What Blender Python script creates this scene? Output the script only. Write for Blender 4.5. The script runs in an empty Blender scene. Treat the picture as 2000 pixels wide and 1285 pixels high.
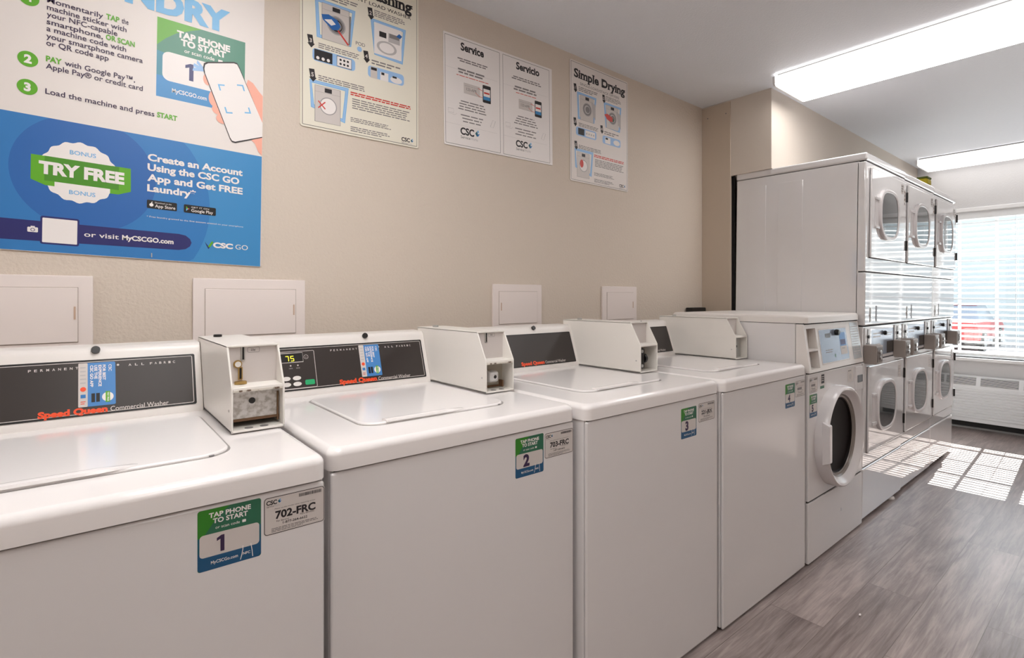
import bpy, bmesh, math, random
from mathutils import Vector, Matrix
random.seed(7)
SC = bpy.context.scene
COL = SC.collection
PI = math.pi

# ------------------------------------------------------------------ camera
EYE = 1.15
YAW = 50.7                       # degrees between the view axis and the row of machines
cam_d = bpy.data.cameras.new('camera')
cam = bpy.data.objects.new('camera', cam_d)
COL.objects.link(cam)
cam_d.sensor_width = 36.0
cam_d.lens = 1020.0 / 2000.0 * 36.0
cam_d.shift_y = -(642.5 - 580.0) / 2000.0
cam_d.clip_start = 0.02
cam_d.clip_end = 200
cam.location = (0, 0, EYE)
cam.rotation_euler = (math.radians(90), 0, math.radians(YAW - 90))
SC.camera = cam

# ------------------------------------------------------------------ light and exposure
SC.view_settings.view_transform = 'Standard'
SC.view_settings.look = 'None'
SC.view_settings.exposure = 1.1
SC.view_settings.gamma = 1.0
LAMP = 3.1                       # emission of the soffit-corner fixture and the added aisle fixtures
LAMP_UNSEEN = 6.4                   # unseen washer-row fixtures, set stronger to brighten the whole room
DAY = 1.5                        # sky
SUN = 15.0
world = bpy.data.worlds.new('sky')
SC.world = world
world.use_nodes = True
wn = world.node_tree.nodes
wn['Background'].inputs['Color'].default_value = (0.80, 0.88, 1.0, 1)
wn['Background'].inputs['Strength'].default_value = DAY
sun_d = bpy.data.lights.new('sun', 'SUN')
sun_d.energy = SUN
sun_d.angle = math.radians(0.15)
sun_d.color = (1.0, 0.97, 0.92)
sun = bpy.data.objects.new('sun', sun_d)
COL.objects.link(sun)
sun.location = (12, 1, 9)
sun.rotation_euler = Vector((-1, -0.045, -0.885)).to_track_quat('-Z', 'Y').to_euler()
try:
    SC.cycles.max_bounces = 10
    SC.cycles.diffuse_bounces = 5
    SC.cycles.glossy_bounces = 5
    SC.cycles.transparent_max_bounces = 12
    SC.cycles.sample_clamp_indirect = 8
    SC.cycles.use_denoising = True
except Exception:
    pass

# ------------------------------------------------------------------ materials
def lin(c):
    return tuple((x / 12.92 if x <= 0.04045 else ((x + 0.055) / 1.055) ** 2.4) for x in (v / 255.0 for v in c))
MATS = {}
def mat(name, rgb=(200, 200, 200), rough=0.5, metal=0.0, emit=0.0, bump=None, spec=None, coat=0.0):
    """bump = (scale, strength, distance)"""
    if name in MATS:
        return MATS[name]
    m = bpy.data.materials.new(name)
    m.use_nodes = True
    nt = m.node_tree
    b = nt.nodes['Principled BSDF']
    c = lin(rgb)
    b.inputs['Base Color'].default_value = (*c, 1)
    b.inputs['Roughness'].default_value = rough
    b.inputs['Metallic'].default_value = metal
    if spec is not None:
        b.inputs['Specular IOR Level'].default_value = spec
    if coat:
        b.inputs['Coat Weight'].default_value = coat
        b.inputs['Coat Roughness'].default_value = 0.03; b.inputs['Coat IOR'].default_value = 1.7
    if emit:
        b.inputs['Emission Color'].default_value = (*c, 1)
        b.inputs['Emission Strength'].default_value = emit
    if bump:
        tc = nt.nodes.new('ShaderNodeTexCoord')
        nz = nt.nodes.new('ShaderNodeTexNoise')
        nz.inputs['Scale'].default_value = bump[0]
        nz.inputs['Detail'].default_value = 2.0
        bp = nt.nodes.new('ShaderNodeBump')
        bp.inputs['Strength'].default_value = bump[1]
        bp.inputs['Distance'].default_value = bump[2]
        nt.links.new(tc.outputs['Object'], nz.inputs['Vector'])
        nt.links.new(nz.outputs['Fac'], bp.inputs['Height'])
        nt.links.new(bp.outputs['Normal'], b.inputs['Normal'])
    MATS[name] = m
    return m

ENAMEL = mat('white_enamel', (222, 219, 219), 0.16, bump=(3.0, 0.25, 0.004))
ENAMEL_TOP = mat('white_porcelain_top', (236, 232, 231), 0.12)
CONSOLE = mat('white_console_plastic', (228, 223, 219), 0.3)
DRYER = mat('white_dryer_enamel', (222, 220, 221), 0.08, bump=(4.0, 0.3, 0.004), coat=1.0)
COINWHITE = mat('white_coin_box_paint', (228, 224, 218), 0.32)
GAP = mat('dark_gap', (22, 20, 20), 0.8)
SEAM = mat('seam_shadow_grey', (70, 66, 64), 0.8)
BLACK = mat('black_plastic', (20, 19, 19), 0.35)
FASCIA = mat('charcoal_fascia', (52, 46, 44), 0.32)
STEEL = mat('worn_galvanised_steel', (190, 190, 188), 0.38, 0.75, bump=(60, 0.3, 0.0008))
CHROME = mat('bright_chrome', (215, 215, 215), 0.15, 1.0)
BRASS = mat('aged_brass', (190, 160, 100), 0.35, 0.9)
RUST = mat('rust_stain', (112, 84, 60), 0.8)
TAUPE = mat('taupe_coin_slide', (148, 138, 132), 0.4)
PLATE = mat('brushed_plate', (142, 152, 168), 0.22, 0.45)
RING = mat('pale_door_ring', (214, 210, 211), 0.2)
GLASS_DARK = mat('smoked_door_glass', (70, 74, 76), 0.04, spec=0.9)
BOWL = mat('dark_glass_bowl', (17, 11, 11), 0.45, spec=0.08)
GREYRING = mat('grey_bowl_rim', (128, 120, 114), 0.25)
WALLP = mat('beige_wall_paint', (211, 199, 186), 0.75, bump=(95, 0.55, 0.004))
SOFFIT = mat('pale_soffit_paint', (212, 202, 191), 0.7, bump=(60, 0.15, 0.002))
BOARD = mat('beige_painted_board', (196, 181, 164), 0.6, bump=(12, 0.1, 0.002))
GREYWALL = mat('grey_white_wall_paint', (205, 204, 205), 0.7, bump=(95, 0.3, 0.003))
CEILP = mat('ceiling_paint', (228, 231, 237), 0.55, bump=(140, 0.5, 0.003))
TRIMW = mat('white_trim', (235, 235, 236), 0.4)
PANELW = mat('white_access_panel', (232, 222, 218), 0.5)
SLAT = mat('white_blind_slat', (236, 238, 240), 0.45)
ACW = mat('white_ac_housing', (226, 227, 229), 0.4)
ACDARK = mat('dark_ac_vent', (70, 72, 76), 0.6)
def mottled(m, rgb2, scale, lo, hi):
    nt = m.node_tree; b = nt.nodes['Principled BSDF']
    tc = nt.nodes.new('ShaderNodeTexCoord'); nz = nt.nodes.new('ShaderNodeTexNoise'); nz.inputs['Scale'].default_value = scale; nz.inputs['Detail'].default_value = 6
    rp = nt.nodes.new('ShaderNodeValToRGB'); e = rp.color_ramp.elements
    e[0].position = lo; e[0].color = (*lin(rgb2), 1); e[1].position = hi; e[1].color = tuple(b.inputs['Base Color'].default_value)
    nt.links.new(tc.outputs['Object'], nz.inputs['Vector']); nt.links.new(nz.outputs['Fac'], rp.inputs['Fac']); nt.links.new(rp.outputs['Color'], b.inputs['Base Color'])
VAULT = mat('scratched_vault_plate', (206, 203, 200), 0.4, 0.35, bump=(80, 0.3, 0.0008)); mottled(VAULT, (168, 162, 155), 85, .38, .56)
CHIP = mat('chipped_paint_edge', (206, 200, 190), 0.5); mottled(CHIP, (96, 78, 62), 70, .40, .50)
PAPER = mat('poster_white', (228, 221, 217), 0.45)
IVORY = mat('sign_ivory', (232, 227, 212), 0.4)
PANW = mat('lamp_pan_white', (225, 226, 228), 0.4)
# prints
INK = mat('print_black', (34, 30, 34), 0.5)
INKGREY = mat('print_grey', (128, 124, 124), 0.5)
INKLIGHT = mat('print_light_grey', (186, 182, 182), 0.5)
PURPLE = mat('print_dark_purple', (52, 34, 70), 0.45)
NAVY = mat('print_navy', (38, 40, 104), 0.4)
BLUE1 = mat('print_mid_blue', (60, 138, 196), 0.4)
BLUE2 = mat('print_blue', (38, 100, 172), 0.4)
BLUE3 = mat('print_lighter_blue', (46, 120, 186), 0.4)
SKYB = mat('print_sky_blue', (110, 178, 224), 0.4)
GREEN = mat('print_green', (92, 168, 26), 0.4)
GREEND = mat('print_deep_green', (70, 140, 24), 0.4)
TEAL = mat('print_teal_green', (70, 134, 112), 0.4)
WHITEP = mat('print_white', (236, 231, 229), 0.45)
SKIN = mat('print_skin', (240, 172, 152), 0.45)
RED = mat('print_red', (206, 62, 54), 0.45)
ORANGE = mat('print_orange_red', (238, 80, 36), 0.4)
PALEBLUE = mat('print_pale_blue', (152, 190, 232), 0.45)
STKGREEN = mat('sticker_green', (44, 104, 78), 0.35)
STKLEAF = mat('sticker_leaf_green', (48, 128, 34), 0.35)
STKTEAL = mat('sticker_teal', (28, 92, 110), 0.35)
STKBLUE = mat('sticker_blue', (26, 82, 122), 0.35)
LABEL = mat('label_silver', (206, 199, 195), 0.4)
APPBLUE = mat('app_sticker_blue', (70, 132, 196), 0.35)
LED = mat('led_yellow', (225, 215, 50), 0.4, emit=1.0)
BTN = mat('button_white', (222, 218, 214), 0.4)
BTNG = mat('button_green', (40, 170, 110), 0.35)
YELLOW = mat('yellow_green_sponge', (186, 170, 34), 0.7)

def plank_material():
    m = bpy.data.materials.new('vinyl_planks')
    m.use_nodes = True
    nt = m.node_tree; N = nt.nodes; L = nt.links
    b = N['Principled BSDF']
    tc = N.new('ShaderNodeTexCoord')
    br = N.new('ShaderNodeTexBrick')
    br.offset = 0.37; br.offset_frequency = 2
    br.inputs['Color1'].default_value = (0, 0, 0, 1)
    br.inputs['Color2'].default_value = (1, 1, 1, 1)
    br.inputs['Mortar'].default_value = (0.5, 0.5, 0.5, 1)
    br.inputs['Scale'].default_value = 1.0
    br.inputs['Mortar Size'].default_value = 0.0012
    br.inputs['Mortar Smooth'].default_value = 0.1
    br.inputs['Bias'].default_value = 0.0
    br.inputs['Brick Width'].default_value = 1.22
    br.inputs['Row Height'].default_value = 0.18
    L.new(tc.outputs['Object'], br.inputs['Vector'])
    # grain, shifted from plank to plank
    sep = N.new('ShaderNodeVectorMath'); sep.operation = 'MULTIPLY_ADD'
    comb = N.new('ShaderNodeCombineXYZ')
    L.new(br.outputs['Color'], comb.inputs['X']); L.new(br.outputs['Color'], comb.inputs['Z'])
    L.new(comb.outputs['Vector'], sep.inputs[0])
    sep.inputs[1].default_value = (7.3, 0, 5.1)
    L.new(tc.outputs['Object'], sep.inputs[2])
    mp = N.new('ShaderNodeMapping'); mp.inputs['Scale'].default_value = (2.0, 34.0, 1.0)
    L.new(sep.outputs['Vector'], mp.inputs['Vector'])
    nz = N.new('ShaderNodeTexNoise'); nz.inputs['Scale'].default_value = 2.2; nz.inputs['Detail'].default_value = 9; nz.inputs['Roughness'].default_value = 0.66; nz.inputs['Distortion'].default_value = 0.7
    L.new(mp.outputs['Vector'], nz.inputs['Vector'])
    mp2 = N.new('ShaderNodeMapping'); mp2.inputs['Scale'].default_value = (0.8, 4.2, 1.0)
    L.new(sep.outputs['Vector'], mp2.inputs['Vector'])
    nz2 = N.new('ShaderNodeTexNoise'); nz2.inputs['Scale'].default_value = 2.0; nz2.inputs['Detail'].default_value = 4; nz2.inputs['Distortion'].default_value = 1.5
    L.new(mp2.outputs['Vector'], nz2.inputs['Vector'])
    add = N.new('ShaderNodeMath'); add.operation = 'MULTIPLY_ADD'; add.inputs[1].default_value = 0.55
    L.new(nz.outputs['Fac'], add.inputs[0]); 
    mul = N.new('ShaderNodeMath'); mul.operation = 'MULTIPLY_ADD'; mul.inputs[1].default_value = 0.45
    L.new(nz2.outputs['Fac'], mul.inputs[0])
    mb = N.new('ShaderNodeMath'); mb.operation = 'MULTIPLY'; mb.inputs[1].default_value = 0.10
    L.new(br.outputs['Color'], mb.inputs[0]); L.new(mb.outputs[0], mul.inputs[2])
    L.new(mul.outputs[0], add.inputs[2])
    ramp = N.new('ShaderNodeValToRGB')
    e = ramp.color_ramp.elements
    e[0].position = 0.34; e[0].color = (*lin((98, 86, 84)), 1)
    e[1].position = 0.74; e[1].color = (*lin((186, 172, 167)), 1)
    mid = ramp.color_ramp.elements.new(0.53); mid.color = (*lin((143, 130, 127)), 1)
    L.new(add.outputs[0], ramp.inputs['Fac'])
    dk = N.new('ShaderNodeMixRGB'); dk.blend_type = 'MULTIPLY'
    dk.inputs['Color2'].default_value = (0.62, 0.60, 0.58, 1)
    L.new(br.outputs['Fac'], dk.inputs['Fac']); L.new(ramp.outputs['Color'], dk.inputs['Color1'])
    L.new(dk.outputs['Color'], b.inputs['Base Color'])
    b.inputs['Roughness'].default_value = 0.30
    bp = N.new('ShaderNodeBump'); bp.inputs['Strength'].default_value = 0.25; bp.inputs['Distance'].default_value = 0.0015
    L.new(nz.outputs['Fac'], bp.inputs['Height']); L.new(bp.outputs['Normal'], b.inputs['Normal'])
    return m
PLANK = plank_material()

def lamp_material(name, power):
    m = bpy.data.materials.new(name)
    m.use_nodes = True
    b = m.node_tree.nodes['Principled BSDF']
    b.inputs['Base Color'].default_value = (0.9, 0.9, 0.88, 1)
    b.inputs['Roughness'].default_value = 0.3
    b.inputs['Emission Color'].default_value = (1.0, 0.975, 0.955, 1)
    b.inputs['Emission Strength'].default_value = power
    return m
DIFFUSER = lamp_material('fluorescent_diffuser', LAMP)
DIFFUSER_SIDE = lamp_material('diffuser_side', .42)
DIFFUSER_DIM = lamp_material('dimmed_fluorescent_diffuser', 1.15)  # dimmed to keep the wall over the window grey
DIFFUSER_UNSEEN = lamp_material('unseen_fluorescent_diffuser', LAMP_UNSEEN)

def pane_material():
    m = bpy.data.materials.new('window_pane_glass')
    m.use_nodes = True
    nt = m.node_tree
    nt.nodes.remove(nt.nodes['Principled BSDF'])
    out = nt.nodes['Material Output']
    tr = nt.nodes.new('ShaderNodeBsdfTransparent'); tr.inputs['Color'].default_value = (0.95, 0.97, 0.97, 1)
    gl = nt.nodes.new('ShaderNodeBsdfGlossy'); gl.inputs['Roughness'].default_value = 0.02
    mx = nt.nodes.new('ShaderNodeMixShader'); mx.inputs['Fac'].default_value = 0.06
    nt.links.new(tr.outputs[0], mx.inputs[1]); nt.links.new(gl.outputs[0], mx.inputs[2])
    nt.links.new(mx.outputs[0], out.inputs['Surface'])
    return m
PANE = pane_material()

# ------------------------------------------------------------------ mesh helpers
class G:
    """collects shapes in one bmesh; build() links ONE mesh object"""
    def __init__(s):
        s.bm = bmesh.new(); s.mats = []
    def mi(s, m):
        if m not in s.mats: s.mats.append(m)
        return s.mats.index(m)
    def _merge(s, b, m):
        i = s.mi(m)
        for f in b.faces: f.material_index = i; f.smooth = True
        me = bpy.data.meshes.new('tmp'); b.to_mesh(me); b.free()
        s.bm.from_mesh(me); bpy.data.meshes.remove(me)
    def box(s, x0, x1, y0, y1, z0, z1, m, bev=0.0, seg=3, edges=None):
        b = bmesh.new()
        bmesh.ops.create_cube(b, size=1)
        for v in b.verts:
            v.co = (x0 + (v.co.x + .5) * (x1 - x0), y0 + (v.co.y + .5) * (y1 - y0), z0 + (v.co.z + .5) * (z1 - z0))
        if bev:
            ed = [e for e in b.edges if edges is None or edges(e)]
            bmesh.ops.bevel(b, geom=ed, offset=bev, offset_type='OFFSET', segments=seg, profile=0.5, affect='EDGES')
        s._merge(b, m)
    def prism(s, prof, x0, x1, m, bev=0.0, seg=2):
        """prof: list of (y,z), extruded along x"""
        b = bmesh.new()
        a = [b.verts.new((x0, y, z)) for y, z in prof]
        c = [b.verts.new((x1, y, z)) for y, z in prof]
        n = len(prof)
        b.faces.new(a); b.faces.new(c[::-1])
        for i in range(n):
            b.faces.new((a[i], c[i], c[(i + 1) % n], a[(i + 1) % n]))
        bmesh.ops.recalc_face_normals(b, faces=b.faces)
        if bev:
            bmesh.ops.bevel(b, geom=list(b.edges), offset=bev, offset_type='OFFSET', segments=seg, profile=0.5, affect='EDGES')
        s._merge(b, m)
    def loft(s, loops, m, cap0=False, cap1=False):
        b = bmesh.new()
        vs = [[b.verts.new(p) for p in lp] for lp in loops]
        n = len(loops[0])
        for k in range(len(vs) - 1):
            for i in range(n):
                b.faces.new((vs[k][i], vs[k][(i + 1) % n], vs[k + 1][(i + 1) % n], vs[k + 1][i]))
        if cap0: b.faces.new(vs[0][::-1])
        if cap1: b.faces.new(vs[-1])
        bmesh.ops.recalc_face_normals(b, faces=b.faces)
        s._merge(b, m)
    def cyl(s, p, q, r, m, n=20, r2=None, bev=0):
        p, q = Vector(p), Vector(q); d = (q - p); L = d.length
        b = bmesh.new()
        bmesh.ops.create_cone(b, cap_ends=True, segments=n, radius1=r, radius2=r if r2 is None else r2, depth=L)
        M = Matrix.Translation((p + q) / 2) @ d.to_track_quat('Z', 'Y').to_matrix().to_4x4()
        bmesh.ops.transform(b, matrix=M, verts=b.verts)
        if bev:
            ed = [e for e in b.edges if len(e.link_faces) == 2 and any(len(f.verts) > 4 for f in e.link_faces)]
            bmesh.ops.bevel(b, geom=ed, offset=bev, segments=2, affect='EDGES')
        s._merge(b, m)
    def ball(s, c, r, m, sc=(1, 1, 1), jitter=0, sub=3):
        b = bmesh.new()
        bmesh.ops.create_icosphere(b, subdivisions=sub, radius=1)
        for v in b.verts:
            k = r * (1 + jitter * (random.random() - .5))
            v.co = (c[0] + v.co.x * k * sc[0], c[1] + v.co.y * k * sc[1], c[2] + v.co.z * k * sc[2])
        s._merge(b, m)
    def slab(s, pts, z0, z1, m, bev=0.0, seg=3):
        """pts: outline in x,y (counter-clockwise), extruded z0..z1; bev rounds the top edge"""
        loops = [[(x, y, z0) for x, y in pts]]
        cx = sum(p[0] for p in pts) / len(pts); cy = sum(p[1] for p in pts) / len(pts)
        w = max(abs(p[0] - cx) for p in pts); h = max(abs(p[1] - cy) for p in pts)
        if bev:
            for i in range(seg + 1):
                a = PI / 2 * i / seg
                o = bev * (1 - math.cos(a)); z = z1 - bev + bev * math.sin(a)
                loops.append([(cx + (x - cx) * (w - o) / w, cy + (y - cy) * (h - o) / h, z) for x, y in pts])
        else:
            loops.append([(x, y, z1) for x, y in pts])
        s.loft(loops, m, True, True)
    def build(s, name, parent=None, smooth=True, angle=38):
        me = bpy.data.meshes.new(name)
        s.bm.to_mesh(me); s.bm.free()
        for m in s.mats: me.materials.append(m)
        if smooth:
            me.set_sharp_from_angle(angle=math.radians(angle))
        else:
            for p in me.polygons: p.use_smooth = False
        o = bpy.data.objects.new(name, me)
        COL.objects.link(o)
        if smooth:
            w = o.modifiers.new('weighted_normals', 'WEIGHTED_NORMAL'); w.keep_sharp = True
        if parent: o.parent = parent
        return o

def rr(x0, x1, y0, y1, r, n=6):
    """rounded rectangle outline, counter-clockwise"""
    pts = []
    for cx, cy, a0 in ((x1 - r, y1 - r, 0), (x0 + r, y1 - r, 90), (x0 + r, y0 + r, 180), (x1 - r, y0 + r, 270)):
        for i in range(n + 1):
            a = math.radians(a0 + 90 * i / n)
            pts.append((cx + r * math.cos(a), cy + r * math.sin(a)))
    return pts
def ring_pts(cx, cz, r, y, n=64):
    return [(cx + r * math.cos(2 * PI * i / n), y, cz + r * math.sin(2 * PI * i / n)) for i in range(n)]

def tag(o, label=None, cat=None, group=None, kind=None):
    if label: o['label'] = label
    if cat: o['category'] = cat
    if group: o['group'] = group
    if kind: o['kind'] = kind
    return o
def thing(name, loc, label, cat, group=None, rot=(0, 0, 0)):
    o = bpy.data.objects.new(name, None)
    COL.objects.link(o)
    o.empty_display_size = 0.1
    o.location = loc; o.rotation_euler = rot
    return tag(o, label, cat, group)
def struct(name, g, label, cat, smooth=True):
    return tag(g.build(name, None, smooth), label, cat, None, 'structure')

# ------------------------------------------------------------------ printing (lettering and flat artwork on a surface)
_TXT = {}
def text_mesh(s, bold):
    """outline triangles of a line of text at size 1: (verts2d, faces)"""
    k = (s, bold)
    if k not in _TXT:
        cu = bpy.data.curves.new('t', 'FONT')
        cu.body = s; cu.size = 1.0; cu.offset = bold; cu.resolution_u = 3 if len(s) > 3 else 6
        ob = bpy.data.objects.new('t', cu)
        me = bpy.data.meshes.new_from_object(ob)
        v = [(p.co.x, p.co.y) for p in me.vertices]
        f = [tuple(p.vertices) for p in me.polygons]
        bpy.data.meshes.remove(me); bpy.data.objects.remove(ob); bpy.data.curves.remove(cu)
        _TXT[k] = (v, f)
    return _TXT[k]
CAP = max(y for x, y in text_mesh('H', 0.0)[0])

class P:
    """print: O origin, ex right, ez up (3D), artwork laid in metres along them and raised in thin layers"""
    def __init__(s, O, ex=(1, 0, 0), ez=(0, 0, 1), lift=0.0003):
        s.O, s.ex, s.ez = Vector(O), Vector(ex), Vector(ez)
        s.n = s.ex.cross(s.ez).normalized()
        s.k = lift * .25; s.bm = bmesh.new(); s.mats = []
    def pt(s, x, y):
        return s.O + s.ex * x + s.ez * y + s.n * s.k
    def mi(s, m):
        if m not in s.mats: s.mats.append(m)
        return s.mats.index(m)
    def up(s):
        s.k += 0.000015
    def _fan(s, vs, fs, m):
        i = s.mi(m)
        bv = [s.bm.verts.new(s.pt(*v)) for v in vs]
        for f in fs:
            try:
                fc = s.bm.faces.new([bv[j] for j in f]); fc.material_index = i
                if fc.normal.dot(s.n) < 0: fc.normal_flip()
            except ValueError:
                pass
    def poly(s, pts, m):
        s.up(); s._fan(pts, [tuple(range(len(pts)))], m); return s
    def rect(s, x0, y0, x1, y1, m):
        return s.poly([(x0, y0), (x1, y0), (x1, y1), (x0, y1)], m)
    def rrect(s, x0, y0, x1, y1, r, m):
        return s.poly(rr(x0, x1, y0, y1, r), m)
    def circ(s, cx, cy, r, m, ry=None, n=36):
        ry = ry or r
        return s.poly([(cx + r * math.cos(2 * PI * i / n), cy + ry * math.sin(2 * PI * i / n)) for i in range(n)], m)
    def line(s, pts, w, m, closed=False):
        s.up()
        n = len(pts); L = []; R = []
        for i in range(n):
            a = pts[i - 1] if (i > 0 or closed) else pts[i]
            b = pts[(i + 1) % n] if (i < n - 1 or closed) else pts[i]
            dx, dy = b[0] - a[0], b[1] - a[1]; l = math.hypot(dx, dy) or 1
            nx, ny = -dy / l * w / 2, dx / l * w / 2
            if 0 < i < n - 1 or closed:
                p, q = pts[i], pts[(i + 1) % n]
                ux, uy = q[0] - p[0], q[1] - p[1]; ul = math.hypot(ux, uy) or 1
                c = max(0.5, abs((dx * ux + dy * uy) / (l * ul))); nx /= c; ny /= c
            L.append((pts[i][0] + nx, pts[i][1] + ny)); R.append((pts[i][0] - nx, pts[i][1] - ny))
        fs = [(i, (i + 1) % n, n + (i + 1) % n, n + i) for i in range(n if closed else n - 1)]
        s._fan(L + R, fs, m); return s
    def frame(s, x0, y0, x1, y1, w, m, r=0):
        return s.line(rr(x0, x1, y0, y1, r, 4) if r else [(x0, y0), (x1, y0), (x1, y1), (x0, y1)], w, m, True)
    def text(s, t, x, y, cap, m, bold=0.0, width=None, align='l', rot=0, serif=0.0):
        """cap = capital height; width stretches the line; y is the baseline"""
        s.up()
        v, f = text_mesh(t, bold)
        if not v: return s
        k = cap / CAP
        x0 = min(p[0] for p in v); x1 = max(p[0] for p in v)
        kx = k if width is None else width / (x1 - x0)
        w = (x1 - x0) * kx
        off = {'l': 0, 'c': -w / 2, 'r': -w}[align]
        vs = [((p[0] - x0) * kx + off, p[1] * k) for p in v]
        extra = []
        if serif:
            cnt = {}
            for fc in f:
                for a, b in zip(fc, fc[1:] + fc[:1]):
                    e = (min(a, b), max(a, b)); cnt[e] = cnt.get(e, 0) + 1
            th = 0.1 * cap
            for (a, b), c in cnt.items():
                if c == 1 and abs(v[a][1] - v[b][1]) < 1e-4 and 0.05 < abs(v[a][0] - v[b][0]) < 0.3:
                    yy = vs[a][1]; xa, xb = sorted((vs[a][0], vs[b][0]))
                    top = yy > 0.3 * cap
                    extra.append((xa - serif * cap, xb + serif * cap, yy - (th if top else 0), yy + (0 if top else th)))
        c, sn = math.cos(rot), math.sin(rot)
        tr = lambda p: (x + p[0] * c - p[1] * sn, y + p[0] * sn + p[1] * c)
        s._fan([tr(p) for p in vs], f, m)
        for (a, b, p, q) in extra:
            s._fan([tr((a, p)), tr((b, p)), tr((b, q)), tr((a, q))], [(0, 1, 2, 3)], m)
        return s
    def one(s, x, y, h, m):
        return s.poly([(x + .20 * h, y), (x + .42 * h, y), (x + .42 * h, y + h), (x + .25 * h, y + h), (x, y + .86 * h), (x, y + .68 * h), (x + .20 * h, y + .77 * h)], m)
    def words(s, x0, y0, x1, y1, rows, m, seed=1, fill=0.5, align='l'):
        """rows of small print too fine to read: word-long dashes"""
        s.up(); R = random.Random(seed)
        h = (y1 - y0) / rows
        for i in range(rows):
            yb = y1 - (i + 1) * h + h * (1 - fill) / 2
            w = (x1 - x0) * (R.uniform(0.6, 1.0) if (i == rows - 1 or align == 'c') else R.uniform(0.88, 1.0))
            x = x0 if align == 'l' else (x0 + x1) / 2 - w / 2
            end = x + w
            while x < end - h * 0.3:
                l = min(R.uniform(1.2, 4.2) * h, end - x)
                s._fan([(x, yb), (x + l, yb), (x + l, yb + h * fill), (x, yb + h * fill)], [(0, 1, 2, 3)], m)
                x += l + 0.45 * h
        return s
    def build(s, name, parent=None, label=None):
        me = bpy.data.meshes.new(name)
        s.bm.to_mesh(me); s.bm.free()
        for m in s.mats: me.materials.append(m)
        o = bpy.data.objects.new(name, me); COL.objects.link(o)
        if parent: o.parent = parent
        if label: o['label'] = label
        return o

# ------------------------------------------------------------------ the room
WALL_Y, CEIL, END_X = 1.80, 2.345, 6.0
LEFT_X, RIGHT_Y = -2.6, -1.7
g = G(); g.box(LEFT_X - .1, END_X + .14, RIGHT_Y - .1, WALL_Y + .1, -0.1, 0, PLANK)
struct('floor', g, 'grey brown wood plank vinyl floor along the machines', 'floor', False)
g = G(); g.box(LEFT_X - .1, END_X + .14, RIGHT_Y - .1, WALL_Y + .1, CEIL, CEIL + .1, CEILP)
struct('ceiling', g, 'off-white textured ceiling', 'ceiling', False)
g = G(); g.box(LEFT_X - .1, END_X, WALL_Y, WALL_Y + .1, 0, CEIL, WALLP)
struct('wall_back', g, 'beige textured wall with posters above the washers', 'wall', False)
g = G(); g.box(LEFT_X - .1, END_X, RIGHT_Y - .1, RIGHT_Y, 0, CEIL, WALLP)
struct('wall_right', g, 'beige wall across from the machines', 'wall', False)
g = G(); g.box(LEFT_X - .1, LEFT_X, RIGHT_Y, WALL_Y, 0, CEIL, WALLP)
struct('wall_left', g, 'beige wall behind the viewer', 'wall', False)
WY0, WY1, WZ0, WZ1 = -0.45, 1.345, 0.62, 1.90       # window opening
g = G()
g.box(END_X, END_X + .14, RIGHT_Y - .1, WALL_Y + .1, 0, WZ0, GREYWALL)
g.box(END_X, END_X + .14, RIGHT_Y - .1, WALL_Y + .1, WZ1, CEIL, GREYWALL)
g.box(END_X, END_X + .14, RIGHT_Y - .1, WY0, WZ0, WZ1, GREYWALL)
g.box(END_X, END_X + .14, WY1, WALL_Y + .1, WZ0, WZ1, GREYWALL)
struct('wall_window', g, 'grey-white end wall around the window', 'wall', False)
# soffit over the dryers and the board that closes its end
g = G(); g.box(3.036, END_X, 1.37, WALL_Y, 1.886, CEIL, SOFFIT)
struct('soffit_beam', g, 'beige boxed soffit above the stacked dryers', 'soffit', False)
g = G(); g.box(3.030, 3.047, 1.612, WALL_Y, 0, CEIL - .008, BOARD, 0.002)
for y in (1.64, 1.76):
    g.cyl((3.031, y, 2.27), (3.029, y, 2.27), 0.004, INKGREY, 10)
struct('trim_1', g, 'tall beige painted board closing the gap beside the dryers', 'trim')
g = G(); g.box(3.06, 3.066, 1.60, 1.80, 0, 1.886, GAP)  # near-black sheet stands in for shade between board and dryers
struct('gap_shade_sheet', g, 'dark sheet for the shaded gap behind the dryers', 'trim', False)

# window
g = G()
XF0, XF1 = 6.075, 6.115
def bar(y0, y1, z0, z1): g.box(XF0, XF1, y0, y1, z0, z1, TRIMW, 0.004, 2)
bar(WY0, WY1, WZ0, WZ0 + .05); bar(WY0, WY1, WZ1 - .05, WZ1)
bar(WY0, WY0 + .05, WZ0, WZ1); bar(WY1 - .05, WY1, WZ0, WZ1)
bar(.555, .612, WZ0, WZ1)
for y in (1.086, .838, .300, .048): bar(y - .009, y + .009, WZ0 + .04, WZ1 - .04)
for z in (.84, 1.19, 1.54): g.box(XF0 + .01, XF1 - .01, WY0 + .04, WY1 - .04, z - .005, z + .005, TRIMW)
wf = struct('window_1', g, 'bright white-framed window with blinds at the far end', 'window')
g = G(); g.box(6.092, 6.096, WY0 + .03, WY1 - .03, WZ0 + .03, WZ1 - .03, PANE)
o = g.build('window_pane', wf, False)
g = G(); g.box(5.962, 6.08, WY0 - .03, WY1 + .03, WZ0 - .028, WZ0, TRIMW, .006)
o = g.build('window_sill', wf)
g = G()
g.box(5.985, 6.0, WY0 - .05, WY1 + .05, WZ1 - .005, WZ1 + .03, TRIMW, .004)
o = g.build('window_casing', wf)

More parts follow.
